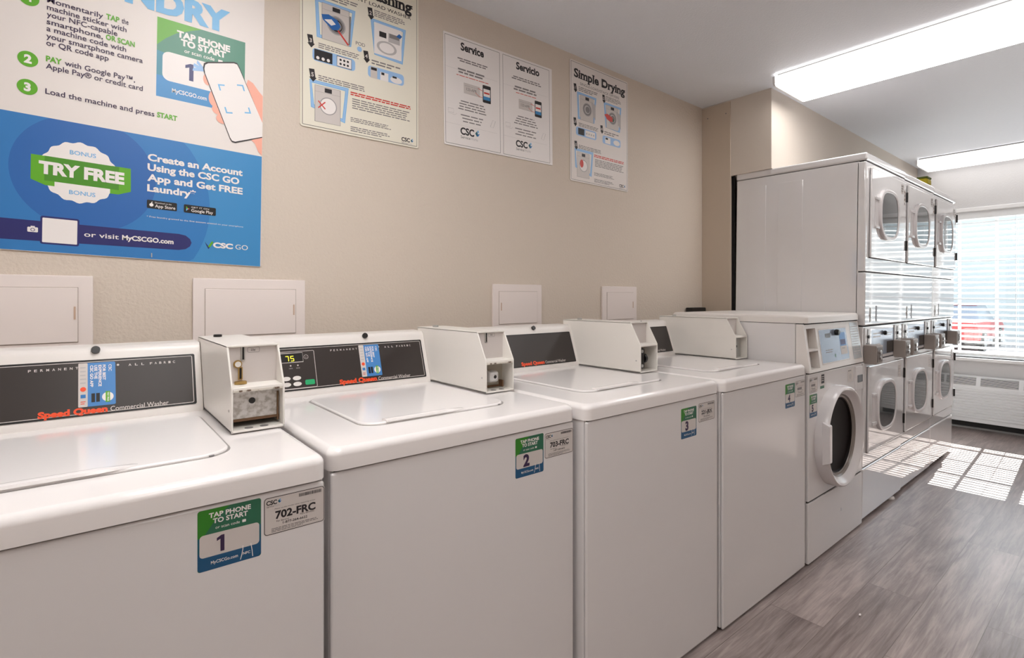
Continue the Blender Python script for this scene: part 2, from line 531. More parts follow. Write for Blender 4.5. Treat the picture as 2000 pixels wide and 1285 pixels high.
def blind(y0, y1, label):
    t = thing('venetian_blind', (6.03, (y0 + y1) / 2, WZ1), label, 'blind', 'venetian blinds in the end window')
    w = (y1 - y0) / 2
    g = G(); g.box(-.03, .03, -w, w, -.065, -.002, SLAT, .004); g.build('headrail', t)
    g = G(); n = 24; pitch = 0.0475; a = math.radians(22)
    for i in range(n):
        z = -.10 - i * pitch
        pts = []
        for k in range(5):
            u = -.0185 + .037 * k / 4; c = .0022 * (1 - (u / .0185) ** 2)
            pts.append((u * math.cos(a) - c * math.sin(a), u * math.sin(a) + c * math.cos(a) + z))
        b = bmesh.new()
        top = [[b.verts.new((x, y, zz + .0009)) for x, zz in pts] for y in (-w + .006, w - .006)]
        bot = [[b.verts.new((x, y, zz - .0009)) for x, zz in pts] for y in (-w + .006, w - .006)]
        for k in range(4):
            b.faces.new((top[0][k], top[0][k + 1], top[1][k + 1], top[1][k]))
            b.faces.new((bot[0][k], bot[1][k], bot[1][k + 1], bot[0][k + 1]))
        for k in (0, 4): b.faces.new((top[0][k], top[1][k], bot[1][k], bot[0][k]))
        bmesh.ops.recalc_face_normals(b, faces=b.faces)
        g._merge(b, SLAT)
    g.build('slats', t)
    g = G(); g.box(-.02, .02, -w + .004, w - .004, -1.262, -1.24, SLAT, .004); g.build('bottom_rail', t)
    for y in (-w + .12, 0.0 if w > .45 else None, w - .12):
        if y is None: continue
        g = G()
        for x in (-.02, .02): g.cyl((x, y, -.06), (x, y, -1.245), .0012, SLAT, 6)
        g.build('ladder_cord', t)
    return t
blind(.590, 1.335, 'white venetian blind hanging behind the edge of the stacked dryers')
blind(-.44, .576, 'white venetian blind hanging clear of the stacked dryers, past the window post')

# outside the window
g = G(); g.box(6.14, 40, -25, 30, -.55, -.45, mat('pale_concrete_paving', (165, 163, 160), 0.8))
struct('ground_outside', g, 'pale concrete paving outside the window', 'ground', False)
g = G(); g.box(30, 30.6, -30, 38, -.75, 7.2, mat('pale_stucco', (178, 184, 182), 0.9))
g.box(30, 30.6, -30, 38, 7.15, 7.5, mat('grey_parapet', (150, 152, 156), 0.9))
struct('wall_outside', g, 'pale building wall across the lot outside', 'wall', False)
t = thing('parked_car', (22.0, 4.0, -.45), 'red parked car seen between blind slats outside', 'car')
CARRED = mat('car_red', (176, 52, 50), 0.3); CARGL = mat('car_glass', (120, 130, 140), 0.08)
g = G(); g.prism([(-.85, .3), (-.88, .62), (-.80, .86), (.80, .86), (.88, .62), (.85, .3)], -2.1, 2.1, CARRED, .05, 3); bo = g.build('body', t)
g = G()
lo = [[(-1.35, -.76, .85), (1.15, -.76, .85), (1.15, .76, .85), (-1.35, .76, .85)], [(-.75, -.62, 1.36), (.55, -.62, 1.36), (.55, .62, 1.36), (-.75, .62, 1.36)]]
g.loft(lo, CARGL, True, False); g.build('cabin_glass', t)
g = G(); g.box(-.8, .6, -.64, .64, 1.34, 1.40, CARRED, .02); g.build('roof', t)
for x in (-1.3, 1.3):
    for y in (-.82, .82):
        g = G(); g.cyl((x, y - .09, .31), (x, y + .09, .31), .31, BLACK, 28, bev=.03); wh = g.build('wheel', t)
        g = G(); g.cyl((x, y - .1, .31), (x, y + .1, .31), .19, CHROME, 20); g.build('hubcap', wh)

# ------------------------------------------------------------------ ceiling lights
def ceiling_light(x0, y1, label, length=1.24, width=.385, glow=None):
    glow = glow or DIFFUSER
    t = thing('ceiling_light', (x0 + width / 2, y1 - length / 2, CEIL), label, 'light', 'fluorescent ceiling lights')
    w, l = width / 2, length / 2
    g = G(); g.box(-w + .015, w - .015, -l + .02, l - .02, -.0195, -.0005, mat('pan_shadow_grey', (96, 94, 92), .6)); g.build('pan', t)
    # wraparound diffuser: a shallow trough, profile in x,z run along y
    prof = [(-w, -.0125), (-w + .003, -.050), (-w + .012, -.060), (-w + .03, -.063), (w - .03, -.063), (w - .012, -.060), (w - .003, -.050), (w, -.0125)]
    g = G()
    g.loft([[(x, y, z) for x, z in prof] for y in (-l + .01, l - .01)], glow, True, True)
    i = g.mi(DIFFUSER_SIDE)
    g.bm.normal_update()
    for f in g.bm.faces:
        if abs(f.normal.x) > .75: f.material_index = i
    g.build('diffuser', t)
    for y in (-l, l - .011):
        g = G()
        a = [(x * 1.008, y, z * 1.02 + .0003) for x, z in prof]; b = [(x * 1.008, y + .011, z * 1.02 + .0003) for x, z in prof]
        g.loft([a, b], PANW, True, True); g.build('end_cap', t)
    return t
ceiling_light(2.862, 1.285, 'large white fluorescent ceiling light in front of the soffit corner')
ceiling_light(5.565, 1.285, 'fluorescent ceiling light closest to the window blinds', glow=DIFFUSER_DIM)
ceiling_light(.16, 1.285, 'fluorescent ceiling light above the first washers, out of view', glow=DIFFUSER_UNSEEN)
ceiling_light(-2.2, 1.285, 'fluorescent ceiling light at the viewer end, out of view', glow=DIFFUSER_UNSEEN)
ceiling_light(.16, -.40, 'unseen fluorescent light added over the aisle behind the viewer')  # added out of view to light the washer fronts
ceiling_light(2.862, -.40, 'unseen fluorescent light added over the aisle opposite the front load washer')  # second added fixture, unseen, for light on the machine fronts
t = thing('smoke_detector', (2.32, .62, CEIL), 'round white smoke detector on the ceiling at the top edge', 'detector')
g = G(); g.cyl((0, 0, 0), (0, 0, -.012), .075, PANW, 40); g.build('base', t)
g = G(); g.cyl((0, 0, -.012), (0, 0, -.04), .064, PANW, 40, .05); g.build('cover', t)

# ------------------------------------------------------------------ stickers on the machines
def csc_logo(p, x, y, cap, service=True, mw=WHITEP, ink=INK):
    """CSC with its little three-leaf mark"""
    p.text('CSC', x, y, cap, ink, .035, cap * 2.55)
    lx = x + cap * 2.75
    p.poly([(lx, y + cap * .55), (lx + cap * .32, y + cap * .95), (lx + cap * .5, y + cap * .5), (lx + cap * .3, y + cap * .1)], STKTEAL)
    p.poly([(lx + cap * .3, y + cap * .1), (lx + cap * .5, y + cap * .5), (lx + cap * .85, y + cap * .62), (lx + cap * .62, y + cap * .2)], BLUE3)
    p.poly([(lx + cap * .38, y + cap * 1.0), (lx + cap * .62, y + cap * 1.12), (lx + cap * .7, y + cap * .78), (lx + cap * .48, y + cap * .62)], SKYB)
    if service:
        p.text('Service', x + cap * .05, y - cap * .62, cap * .42, INKGREY, .01, cap * 1.75)
        p.text('Works', x + cap * 1.85, y - cap * .62, cap * .42, INKLIGHT, .0, cap * 1.4)

def tap_sticker(parent, x, z, num, w=.092, h=.096, y=0.0, small=False):
    """x,z lower-left corner on the machine front"""
    p = P((x, y, z), lift=.0004)
    p.poly(rr(0, w, 0, h, .004), STKGREEN)
    p.poly([(0.0003, .42 * h), (.13 * w, .62 * h), (.25 * w, .78 * h), (.42 * w, .95 * h), (.5 * w, h - .0003), (.03 * w, h - .0003), (0.0003, .97 * h)], STKLEAF)
    p.poly([(0, .004), (.004, 0), (w - .004, 0), (w, .004), (w, .30 * h), (0, .30 * h)], STKBLUE)
    p.poly([(0, .30 * h), (w, .30 * h), (w, .55 * h), (0, .55 * h)], STKTEAL)
    p.rrect(.03 * w, .22 * h, .97 * w, .59 * h, .06 * w, LABEL)
    base = p.build('payment_sticker', parent, 'green and blue tap to start sticker with number ' + num)
    q = P((x, y, z), lift=.0014)
    q.text('TAP PHONE', .17 * w, .855 * h, .075 * h, WHITEP, .03, .66 * w)
    q.text('TO START', .23 * w, .755 * h, .075 * h, WHITEP, .03, .55 * w)
    q.text('or scan code', .27 * w, .655 * h, .045 * h, WHITEP, 0, .38 * w)
    q.rrect(.69 * w, .655 * h, .75 * w, .70 * h, .008 * w, WHITEP)
    q.build('heading_lettering', base); q = P((x, y, z), lift=.0014)
    (q.one(.29 * w, .265 * h, .27 * h, PURPLE) if num == '1' else q.text(num, .27 * w, .265 * h, .27 * h, PURPLE, .05))
    q.build('number_lettering', base); q = P((x, y, z), lift=.0014)
    q.text('MyCSCGo.com', .2 * w, .09 * h, .05 * h, WHITEP, .01, .42 * w)
    q.line([(.66 * w, .03 * h), (.68 * w, .1 * h), (.7 * w, .2 * h), (.7 * w, .26 * h)], .012 * w, WHITEP)
    q.line([(.86 * w, .03 * h), (.85 * w, .14 * h), (.83 * w, .26 * h)], .012 * w, WHITEP)
    q.text('NFC', .70 * w, .1 * h, .04 * h, WHITEP, .02, .12 * w)
    q.build('lettering', base)

def id_label(parent, x, z, code, w=.102, h=.064, y=0.0):
    p = P((x, y, z), lift=.0004)
    p.poly(rr(0, w, 0, h, .005), LABEL)
    p.line(rr(.0012, w - .0012, .0012, h - .0012, .005), .0011, INK, True)
    base = p.build('service_label', parent, 'pale machine number label')
    q = P((x, y, z), lift=.0012)
    csc_logo(q, .04 * w, .80 * h, .105 * h)
    R = random.Random(code); xx = .56 * w
    while xx < .94 * w:
        d = R.choice((.004, .006, .009)) * w
        q.rect(xx, .84 * h, xx + d, .93 * h, INK); xx += d + R.choice((.005, .008)) * w
    q.text('Please use this number when requesting service', .17 * w, .655 * h, .028 * h, INK, 0, .66 * w)
    q.build('lettering', base); q = P((x, y, z), lift=.0012)
    if code:
        q.text(code, .18 * w, .40 * h, .19 * h, INK, .035, .66 * w)
    else:
        q.words(.2 * w, .40 * h, .8 * w, .59 * h, 1, INKGREY, 5, .8)
    q.build('code_lettering', base); q = P((x, y, z), lift=.0012)
    q.text('For Service:', .2 * w, .31 * h, .045 * h, INK, 0, .2 * w)
    q.text('Para Servicio:', .58 * w, .345 * h, .045 * h, INK, 0, .24 * w)
    q.text('1-877-264-6622', .3 * w, .225 * h, .06 * h, INK, .012, .4 * w)
    q.words(.12 * w, .055 * h, .93 * w, .175 * h, 3, INKGREY, 8, .45)
    q.build('small_print_lettering', base)

# ------------------------------------------------------------------ top load washers
def console_y(z):            # slope of the console face, y at height z (z measured from the lid)
    return z * 0.33
def washer(loc, w, label, idx, dx=0.0):
    """local frame: x across from the middle of the front, y into the machine, z up"""
    t = thing('top_load_washer', loc, label, 'washer', 'top load washers in the row')
    h = w / 2; TOP = .868
    g = G(); g.box(-h + .003, h - .003, .009, .70, .012, .826, ENAMEL, .004, 2)
    g.build('cabinet', t)
    g = G(); g.box(-h + .02, h - .02, .02, .66, .0, .02, GAP)
    g.build('base', t, False)
    g = G()
    g.box(-h + .0035, h - .0035, 0.0, .0085, .010, .8205, ENAMEL, .006, 4)
    g.build('front_panel', t)
    g = G(); g.box(-h + .012, h - .012, .006, .6, .81, .83, SEAM); g.build('seam', t, False)
    g = G()
    g.slab(rr(-h, h, -.004, .71, .022, 6), .824, TOP - .002, ENAMEL_TOP, .015, 5)
    g.build('top_cover', t)
    lx0, lx1, ly0, ly1 = -.207, .200, .115, .485
    lid_out = []
    for cx, cy, r, a0 in ((lx1 - .02, ly1 - .02, .02, 0), (lx0 + .02, ly1 - .02, .02, 90), (lx0 + .045, ly0 + .045, .045, 180), (lx1 - .055, ly0 + .055, .055, 270)):
        for i in range(9):
            a = math.radians(a0 + 90 * i / 8); lid_out.append((cx + r * math.cos(a), cy + r * math.sin(a)))
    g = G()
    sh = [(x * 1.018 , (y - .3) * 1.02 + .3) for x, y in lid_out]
    g.slab(sh, TOP - .004, TOP - .0016, mat('groove_shade_grey', (150, 146, 143), 0.6))  # grey slab stands in for the shaded groove around the lid
    g.build('lid_groove_shade', t)
    g = G(); g.slab(lid_out, TOP - .003, TOP + .0035, ENAMEL_TOP, .004, 3)
    ld = g.build('lid', t)
    g = G()
    # raised finger lip along the lid's front edge
    lip = []
    for i in range(9):
        x = lx0 + .05 + (.06 - lx0 - .05) * i / 8
        k = 1.0 if i < 7 else (.6 if i == 7 else .1)
        y = ly0 + .004
        lip.append([(x, y - .007 * k, TOP + .0025), (x, y - .005 * k, TOP + .0025 + .005 * k), (x, y + .003, TOP + .0025 + .0068 * k), (x, y + .014, TOP + .003 + .004 * k), (x, y + .022, TOP + .0025)])
    g.loft(lip, ENAMEL_TOP, True, True); g.build('lid_lip', ld)
    g = G(); g.cyl((.165, .118, TOP - .001), (.165, .118, TOP + .0006), .0045, INKGREY, 10); g.build('lid_bumper', t)
    # console
    y0 = .563; cx0, cx1 = -h + .012 + dx, .222 + dx
    prof = [(y0, TOP - .004), (y0 + .004, TOP + .012), (y0 + console_y(.142), TOP + .142)]
    for i in range(1, 6):
        a = math.radians(18 + i * 14.4)
        prof.append((y0 + .047 + .022 * (1 - math.cos(a)) + .001, TOP + .142 + .024 * math.sin(a) * 1.0))
    prof += [(y0 + .12, TOP + .168), (y0 + .12, TOP - .004)]
    g = G(); g.prism(prof, cx0, cx1, CONSOLE, .0035, 2)
    con = g.build('control_console', t)
    # fascia lies on the sloping face
    zl = TOP + .016; s = math.sqrt(1 + .33 ** 2)
    ez = Vector((0, .33, 1)).normalized()
    def face(x, z, lift): return P((x, y0 + console_y(z - TOP) - .0012, z), (1, 0, 0), ez, lift)
    fx0, fx1, fh = -.305 + dx, .207 + dx, .121 * s
    p = face(0, zl, .0006); p.poly(rr(fx0, fx1, 0, fh, .004), BLACK)
    p.poly(rr(fx0 + .004, fx1 - .004, .004, fh - .004, .003), FASCIA)
    if idx < 3:
        p.line(rr(fx0 + .006, fx1 - .006, .005, fh - .005, .003), .0014, LABEL, True)
    p.build('fascia', con, 'charcoal control fascia')
    Z = lambda z: (z + .868 - .868 - zl) * s      # height on the fascia for a level z
    q = face(0, zl, .0016)
    if idx < 3:
        for i, ch in enumerate('PERMANENT'):
            q.text(ch, -.105 + dx + i * .0099, Z(.986), .0052, LABEL, .02, .0048)
        q.circ(.051 + dx, Z(.990), .0024, LABEL)
        for i, ch in enumerate('ALL'):
            q.text(ch, .071 + dx + i * .0125, Z(.986), .0052, LABEL, .02, .0055)
        for i, ch in enumerate('FABRIC'):
            q.text(ch, .113 + dx + i * .0094, Z(.986), .0052, LABEL, .02, .0048)
    q.text('Speed Queen', -.088 + dx, Z(.889), .0125, ORANGE, .055, .119)
    q.text('Commercial Washer', .036 + dx, Z(.889), .0105, LABEL, .008, .112)
    q.build('lettering', con)
    # display box at the fascia's left
    q = face(0, zl, .0016)
    bx0, bx1 = -.292 + dx, -.154 + dx
    q.frame(bx0, Z(.890), bx1, Z(.992), .0014, LABEL, .003)
    q.rect(-.262 + dx, Z(.962), -.187 + dx, Z(.988), BLACK)
    q.frame(-.262 + dx, Z(.962), -.187 + dx, Z(.988), .0012, LABEL)
    q.build('display', con, 'black display window')
    q = face(0, zl, .0026)
    seg = {'7': 'abc', '5': 'afgcd'}
    def digit(ch, x, y, w_, h_):
        S = {'a': ((0, h_), (w_, h_)), 'b': ((w_, h_), (w_, h_ / 2)), 'c': ((w_, h_ / 2), (w_, 0)), 'd': ((0, 0), (w_, 0)), 'e': ((0, 0), (0, h_ / 2)), 'f': ((0, h_ / 2), (0, h_)), 'g': ((0, h_ / 2), (w_, h_ / 2))}
        for k in seg[ch]:
            a, b = S[k]; q.line([(x + a[0], y + a[1]), (x + b[0], y + b[1])], .0018, LED)
    if idx == 2:
        digit('7', -.235 + dx, Z(.966), .008, .014); digit('5', -.221 + dx, Z(.966), .008, .014)
        q.build('display_digits', con, 'glowing yellow digits 75')
        q = face(0, zl, .0026)
    for x, z in ((-.223, .953), (-.203, .953)): q.circ(x + dx, Z(z), .0022, LABEL)
    q.text('LOCK', -.228 + dx, Z(.944), .003, INKLIGHT, 0, .010); q.text('RINSE', -.208 + dx, Z(.944), .003, INKLIGHT, 0, .010)
    q.line([(-.178 + dx + .006 * math.cos(2 * PI * i / 16), Z(.975) + .006 * math.sin(2 * PI * i / 16)) for i in range(16)], .001, LABEL, True)
    q.text('c', -.1795 + dx, Z(.9725), .005, LABEL, .01)
    q.build('indicator_marks', con)
    for x, z in ((-.238, .902), (-.209, .902), (-.238, .918), (-.209, .918)):
        q = face(0, zl, .003); q.circ(x + dx, Z(z), .0115, BTN, .0062); q.build('button', con, 'white oval button')
    q = face(0, zl, .003); q.rrect(-.187 + dx, Z(.897), -.160 + dx, Z(.911), .004, BTNG); q.build('start_button', con, 'green start button')
    # dark hole on top of the console
    g = G(); hx = .010 + dx
    g.cyl((hx, y0 + .052, TOP + .158), (hx, y0 + .046, TOP + .1605), .0085, BLACK, 20); g.build('top_plug', con, 'round black plug')
    # app sticker
    if idx < 3:
        sx, tilt = (-.021 + dx, 0.0) if idx == 1 else (-.016 + dx, .02)
        q = face(0, zl, .0036)
        x0, x1, b0, b1 = sx, sx + .067, Z(.903), Z(.998)
        q.poly(rr(x0, x1, b0, b1, .003), APPBLUE)
        q.rrect(x0, b0, x0 + .0165, b1, .002, LABEL)
        st = q.build('app_sticker', con, 'blue and white app sticker')
        q = face(0, zl, .0052)
        hh = b1 - b0
        for i, s_ in enumerate(('FOR BEST', 'EXPERIENCE', 'USE THE', 'CSC GO APP')):
            q.text(s_, x0 + .0435 - i * .0075, b1 - .006, .0052, WHITEP, .03, hh * (.36, .50, .32, .50)[i], rot=-PI / 2)
        q.text('CSC', x0 + .0545, b1 - .006, .0052, WHITEP, .02, hh * .16, rot=-PI / 2)
        q.circ(x0 + .0525, b0 + .019, .0105, WHITEP)
        q.rect(x0 + .0485, b0 + .0065, x0 + .0565, b0 + .0315, GREEN)
        q.text('TRY FREE', x0 + .0512, b0 + .0295, .0034, WHITEP, .02, .021, rot=-PI / 2)
        for k in (0, 1):
            q.rect(x0 + .023 + k * .0085, b0 + .009, x0 + .0295 + k * .0085, b0 + .029, BLACK)
        q.circ(x0 + .0085, b0 + .040, .0052, ORANGE)
        q.rect(x0 + .004, b0 + .020, x0 + .013, b0 + .028, BLUE3)
        q.words(x0 + .003, b0 + .05, x0 + .014, b1 - .006, 5, INKLIGHT, 4, .35)
        q.words(x0 + .004, b0 + .005, x0 + .013, b0 + .014, 2, ORANGE, 6, .35)
        q.build('lettering', con)
    coin_box(t, h, dx, TOP, idx)
    return t

def coin_box(t, h, dx, TOP, idx):
    """sheet-metal coin meter case standing on the washer's top right"""
    e = dx * (.6 if idx == 3 else .2); x0, x1 = h - .105 + e, h + e
    yf = .253; H = .178; kz = .094
    if idx >= 3: H, kz = .186, .104
    prof = [(yf, TOP + .001), (yf, TOP + kz), (yf + .046, TOP + H), (yf + .40, TOP + H), (yf + .40, TOP + .001)]
    g = G(); th = .004
    g.prism(prof, x0, x0 + th, COINWHITE, .0012, 1)
    g.prism(prof, x1 - th, x1, COINWHITE, .0012, 1)
    g.box(x0, x1, yf + .044, yf + .402, TOP + H - th, TOP + H + .0006, COINWHITE, .0012, 1)
    g.box(x0, x1, yf + .398, yf + .403, TOP + .001, TOP + H, COINWHITE)
    g.box(x0, x1, yf, yf + .40, TOP + .001, TOP + .006, COINWHITE, .001, 1)
    case = g.build('coin_box', t)
    g = G(); g.prism([(yf + .0005, TOP + kz - .007), (yf + .0005, TOP + kz), (yf + .052, TOP + kz + .002), (yf + .052, TOP + kz - .005)], x0 + th, x1 - th, COINWHITE, .001, 1)
    g.build('shelf', case)
    if idx <= 2:
        g = G(); g.box(x0 + th, x1 - th, yf - .0002, yf + .003, TOP + kz - .0095, TOP + kz - .0055, CHIP); g.build('chipped_edge', case)
    g = G(); g.box(x0 + th, x1 - th, yf + .051, yf + .055, TOP + kz - .004, TOP + H - th, mat('coin_plate_grey', (204, 197, 194), 0.35)); pl = g.build('coin_plate', case)
    py = yf + .051; zc = TOP + kz; hh = H - kz
    if idx in (1, 2):
        a = x0 + (.026 if idx == 1 else .03)
        g = G(); g.box(a + .002, a + .011, py - .003, py, zc + hh * .60, zc + hh * .97, STEEL, .0015, 2)
        g.box(a + .005, a + .0085, py - .0036, py - .003, zc + hh * .63, zc + hh * .95, BLACK)
        g.build('coin_slot', case)
        q = P((0, py, 0), lift=.0005)
        q.frame(a + .016, zc + hh * .80, a + .040, zc + hh * .93, .0008, INKGREY, .003)
        q.text('25¢', a + .0225, zc + hh * .84, .0045, INK, .01); q.build('price_mark', case)
    if idx == 1:
        a = x0 + .026
        g = G(); g.cyl((a - .004, py - .006, zc + hh * .52), (a - .004, py, zc + hh * .52), .0085, BRASS, 24, bev=.0015); g.cyl((a - .004, py - .0075, zc + hh * .52), (a - .004, py - .006, zc + hh * .52), .006, COINWHITE, 20); g.build('return_button', case)
        g = G(); g.box(a - .003, a + .006, py - .003, py, zc + hh * .12, zc + hh * .44, BRASS, .001, 1); g.box(a - .0005, a + .0035, py - .0036, py - .003, zc + hh * .14, zc + hh * .42, BLACK); g.build('return_slot', case)
        g = G(); g.slab(rr(a - .012, a + .012, py - .02, py - .001, .008), zc + .002, zc + .008, BRASS, .002, 2); g.build('coin_cup', case)
    # lower compartment
    if idx == 1:
        g = G(); g.box(x0 + th, x1 - th, yf + .030, yf + .034, TOP + .022, zc - .010, VAULT, .001, 1)
        g.build('vault_plate', case)
        vx = x0 + .046
        g = G(); g.cyl((vx, yf + .028, TOP + .060), (vx, yf + .031, TOP + .060), .0065, BLACK, 20); g.build('vault_lock', case)
        g = G(); g.box(x0 + th, x1 - th, yf + .028, yf + .0345, TOP + .018, TOP + .0235, RUST)
        g.box(x1 - .009, x1 - .006, yf + .026, yf + .0345, TOP + .012, TOP + .075, RUST); g.build('rust_streak', case)
    elif idx == 2:
        g = G(); g.box(x0 + th, x1 - th, yf + .054, yf + .058, TOP + .006, zc - .006, mat('coin_plate_dull', (168, 160, 146), .5)); vp = g.build('vault_plate', case)
        g = G(); g.box(x0 + .030, x0 + .066, yf + .022, yf + .056, TOP + .026, TOP + .060, mat('lock_silver', (208, 206, 206), .3, .3), .009, 4)
        lk = g.build('vault_lock', case, True)
        g = G(); g.cyl((x0 + .050, yf + .0215, TOP + .043), (x0 + .050, yf + .024, TOP + .043), .0052, BLACK, 18); g.cyl((x0 + .050, yf + .0218, TOP + .043), (x0 + .050, yf + .0225, TOP + .043), .008, CHROME, 18); g.build('keyhole', case)
        g = G(); g.box(x0 + .02, x1 - .012, yf + .05, yf + .0545, TOP + .008, TOP + .013, RUST); g.box(x1 - .017, x1 - .013, yf + .035, yf + .054, TOP + .008, TOP + .028, RUST); g.build('rust_streak', case)
    elif idx == 3:
        g = G(); g.box(x0 + th, x1 - th, yf + .056, yf + .06, TOP + .006, zc - .006, mat('coin_plate_dull', (168, 160, 146), .5)); g.build('vault_plate', case)
        g = G(); g.box(x0 + .012, x0 + .05, yf + .018, yf + .056, TOP + .012, zc - .014, BLACK, .006, 2); g.cyl((x0 + .05, yf + .03, TOP + .05), (x0 + .06, yf + .03, TOP + .05), .018, BLACK, 20)
        g.cyl((x0 + .03, yf + .014, zc - .026), (x0 + .03, yf + .018, zc - .026), .006, STEEL, 14); g.cyl((x0 + .03, yf + .014, TOP + .024), (x0 + .03, yf + .018, TOP + .024), .006, STEEL, 14); g.build('vault_lock', case)
    else:
        g = G(); g.box(x0 + th, x1 - th, yf + .030, yf + .034, TOP + .006, zc - .006, STEEL); vp = g.build('vault_plate', case)
        g = G(); g.cyl((x0 + .06, yf + .028, TOP + .055), (x0 + .06, yf + .031, TOP + .055), .0055, BLACK, 16); g.build('vault_lock', case)
    if idx <= 2:
        for k in (.036, .066):
            g = G(); g.cyl((x0 + k, yf + .012, TOP + .0055), (x0 + k, yf + .012, TOP + .0068), .0085, INKGREY, 16); g.build('floor_screw', case)
    g = G(); g.cyl((x0 + .035, yf + .34, TOP + H), (x0 + .035, yf + .34, TOP + H + .007), .010, BLACK if idx == 1 else STEEL, 18, bev=.001); g.build('top_lock', case)
    g = G(); g.cyl((x0 - .0012, yf + .02, TOP + .045), (x0 + .001, yf + .02, TOP + .045), .003, INKLIGHT, 12); g.build('rivet', case)

W = [
    washer((.010, .940, 0), .655, 'white top load washer with sticker 1, standing under the big blue poster', 1),
    washer((.679, .967, 0), .655, 'white top load washer with sticker 2 and yellow 75 on its display', 2),
    washer((1.348, .937, 0), .665, 'white top load washer with sticker 3 and a plain dark fascia', 3, .020),
    washer((2.025, .925, 0), .680, 'white top load washer with sticker 4, touching the front load washer', 4, .018),
]
tap_sticker(W[0], .126, .719, '1'); id_label(W[0], .222, .748, '702-FRC')
tap_sticker(W[1], .123, .712, '2'); id_label(W[1], .219, .741, '703-FRC')
tap_sticker(W[2], .108, .700, '3', .088, .096); id_label(W[2], .208, .738, '221-JRX', .1, .062)
tap_sticker(W[3], .146, .702, '4', .088, .096); id_label(W[3], .240, .736, '', .092, .066)

# ------------------------------------------------------------------ front load washer
def front_loader(loc, w, label):
    t = thing('front_load_washer', loc, label, 'washer')
    h = w / 2
    g = G(); g.box(-h, h, .012, .66, .012, .826, ENAMEL, .005, 2); g.box(-h, h, .052, .66, .824, 1.034, ENAMEL, .004, 2); g.build('cabinet', t)
    g = G(); g.box(-h + .03, h - .03, .03, .62, 0, .02, GAP); g.build('base', t, False)
    g = G(); g.slab(rr(-h, h, .010, .672, .03), 1.036, 1.070, CONSOLE, .012, 4); g.build('top_cover', t)
    g = G(); g.box(-h + .006, h - .006, .02, .65, 1.03, 1.037, GAP); g.build('seam', t, False)
    # console: slightly leaning face with an opening for the coin bay
    z0, z1 = .825, 1.032; k = .13
    yy = lambda z: -.006 + (z - z0) * k
    bx0, bx1, bz0, bz1 = -h + .022, -h + .118, .838, 1.012
    g = G()
    def pz(xa, xb, za, zb): g.prism([(yy(za), za), (yy(zb), zb), (.05, zb), (.05, za)], xa, xb, CONSOLE)
    pz(-h, bx0, z0, z1); pz(bx1, h, z0, z1); pz(bx0, bx1, z0, bz0); pz(bx0, bx1, bz1, z1)
    con = g.build('control_console', t)
    g = G(); g.box(bx0, bx1, .045, .049, bz0, bz1, mat('coin_bay_grey', (176, 168, 160), .5)); g.build('coin_bay', con)
    g = G(); g.prism([(yy(.918), .914), (yy(.918), .922), (.046, .922), (.046, .914)], bx0, bx1, CONSOLE); g.build('shelf', con)
    g = G(); g.box(bx0 + .01, bx0 + .045, .02, .045, bz0 + .004, bz0 + .055, BLACK, .004, 2); g.cyl((bx0 + .05, .02, .875), (bx0 + .05, .045, .875), .012, STEEL, 16); g.build('vault_lock', con)
    g = G(); g.box(bx0 + .03, bx0 + .036, .038, .046, .935, 1.0, BLACK); g.build('coin_slot', con)
    ez = Vector((0, k, 1)).normalized()
    def face(z, lift): return P((0, yy(z) - .0006, z), (1, 0, 0), ez, lift)
    p = face(z0, .0005)
    px0, px1 = -h + .150, -h + .475
    p.rrect(px0 - .006, .024, px1 + .006, .184, .006, CONSOLE); p.frame(px0 - .004, .026, px1 + .004, .182, .003, LABEL, .004)
    p.rrect(px0, .030, px1, .178, .004, PLATE)
    pan = p.build('control_panel', con, 'brushed blue-grey control panel')
    q = face(z0, .0022)
    q.rect(px0 + .065, .140, px0 + .125, .160, mat('panel_display_grey', (96, 96, 98), .3))
    q.rect(px1 - .095, .095, px1 - .022, .158, APPBLUE); q.rect(px1 - .09, .100, px1 - .027, .125, NAVY)
    q.rrect(px1 - .097, .055, px1 - .015, .094, .003, LABEL); q.text('START', px1 - .082, .08, .007, INKGREY, .02, .045)
    q.circ(px0 + .155, .055, .008, STKGREEN)
    q.words(px0 + .05, .07, px0 + .14, .09, 2, INKLIGHT, 3, .4)
    q.build('panel_print', con)
    g = G(); zk = z0 + .160; g.cyl((px0 + .19, yy(zk) - .018, zk), (px0 + .19, yy(zk), zk), .014, BLACK, 20, bev=.003); g.build('selector_knob', con)
    p = face(z0, .0005); p.rrect(h - .125, .022, h - .012, .200, .004, mat('instruction_silver', (196, 202, 206), .25, .2)); ins = p.build('instruction_plate', con)
    q = face(z0, .0014); q.words(h - .115, .04, h - .025, .185, 12, INKLIGHT, 11, .3); q.build('lettering', con)
    # front
    g = G(); g.box(-h + .002, h - .002, 0, .014, .276, .819, ENAMEL, .004, 2); g.build('front_panel', t)
    g = G(); g.box(-h + .002, h - .002, .0, .014, .010, .268, ENAMEL, .004, 2); g.build('lower_panel', t)
    for za, zb in ((.262, .28), (.812, .830)):
        g = G(); g.box(-h + .006, h - .006, .006, .016, za, zb, SEAM); g.build('seam', t, False)
    # dispenser scoop
    g = G(); sx0, sx1 = h - .105, h - .010
    g.box(sx0, sx1, -.007, .002, .690, .808, ENAMEL, .004, 2); ds = g.build('dispenser_drawer', t)
    g = G(); g.box(sx0 + .018, sx1 - .014, -.0085, -.006, .728, .764, mat('scoop_shade_grey', (120, 122, 126), .5), .004, 2); g.build('scoop', ds)
    # round door
    cx, cz = -.038, .520
    g = G()
    prof = [(.227, .0), (.227, -.030), (.226, -.043), (.223, -.050), (.218, -.053), (.212, -.051), (.206, -.046), (.196, -.035), (.184, -.026)]
    g.loft([ring_pts(cx, cz, r, y, 72) for r, y in prof], RING)
    d = g.build('door', t)
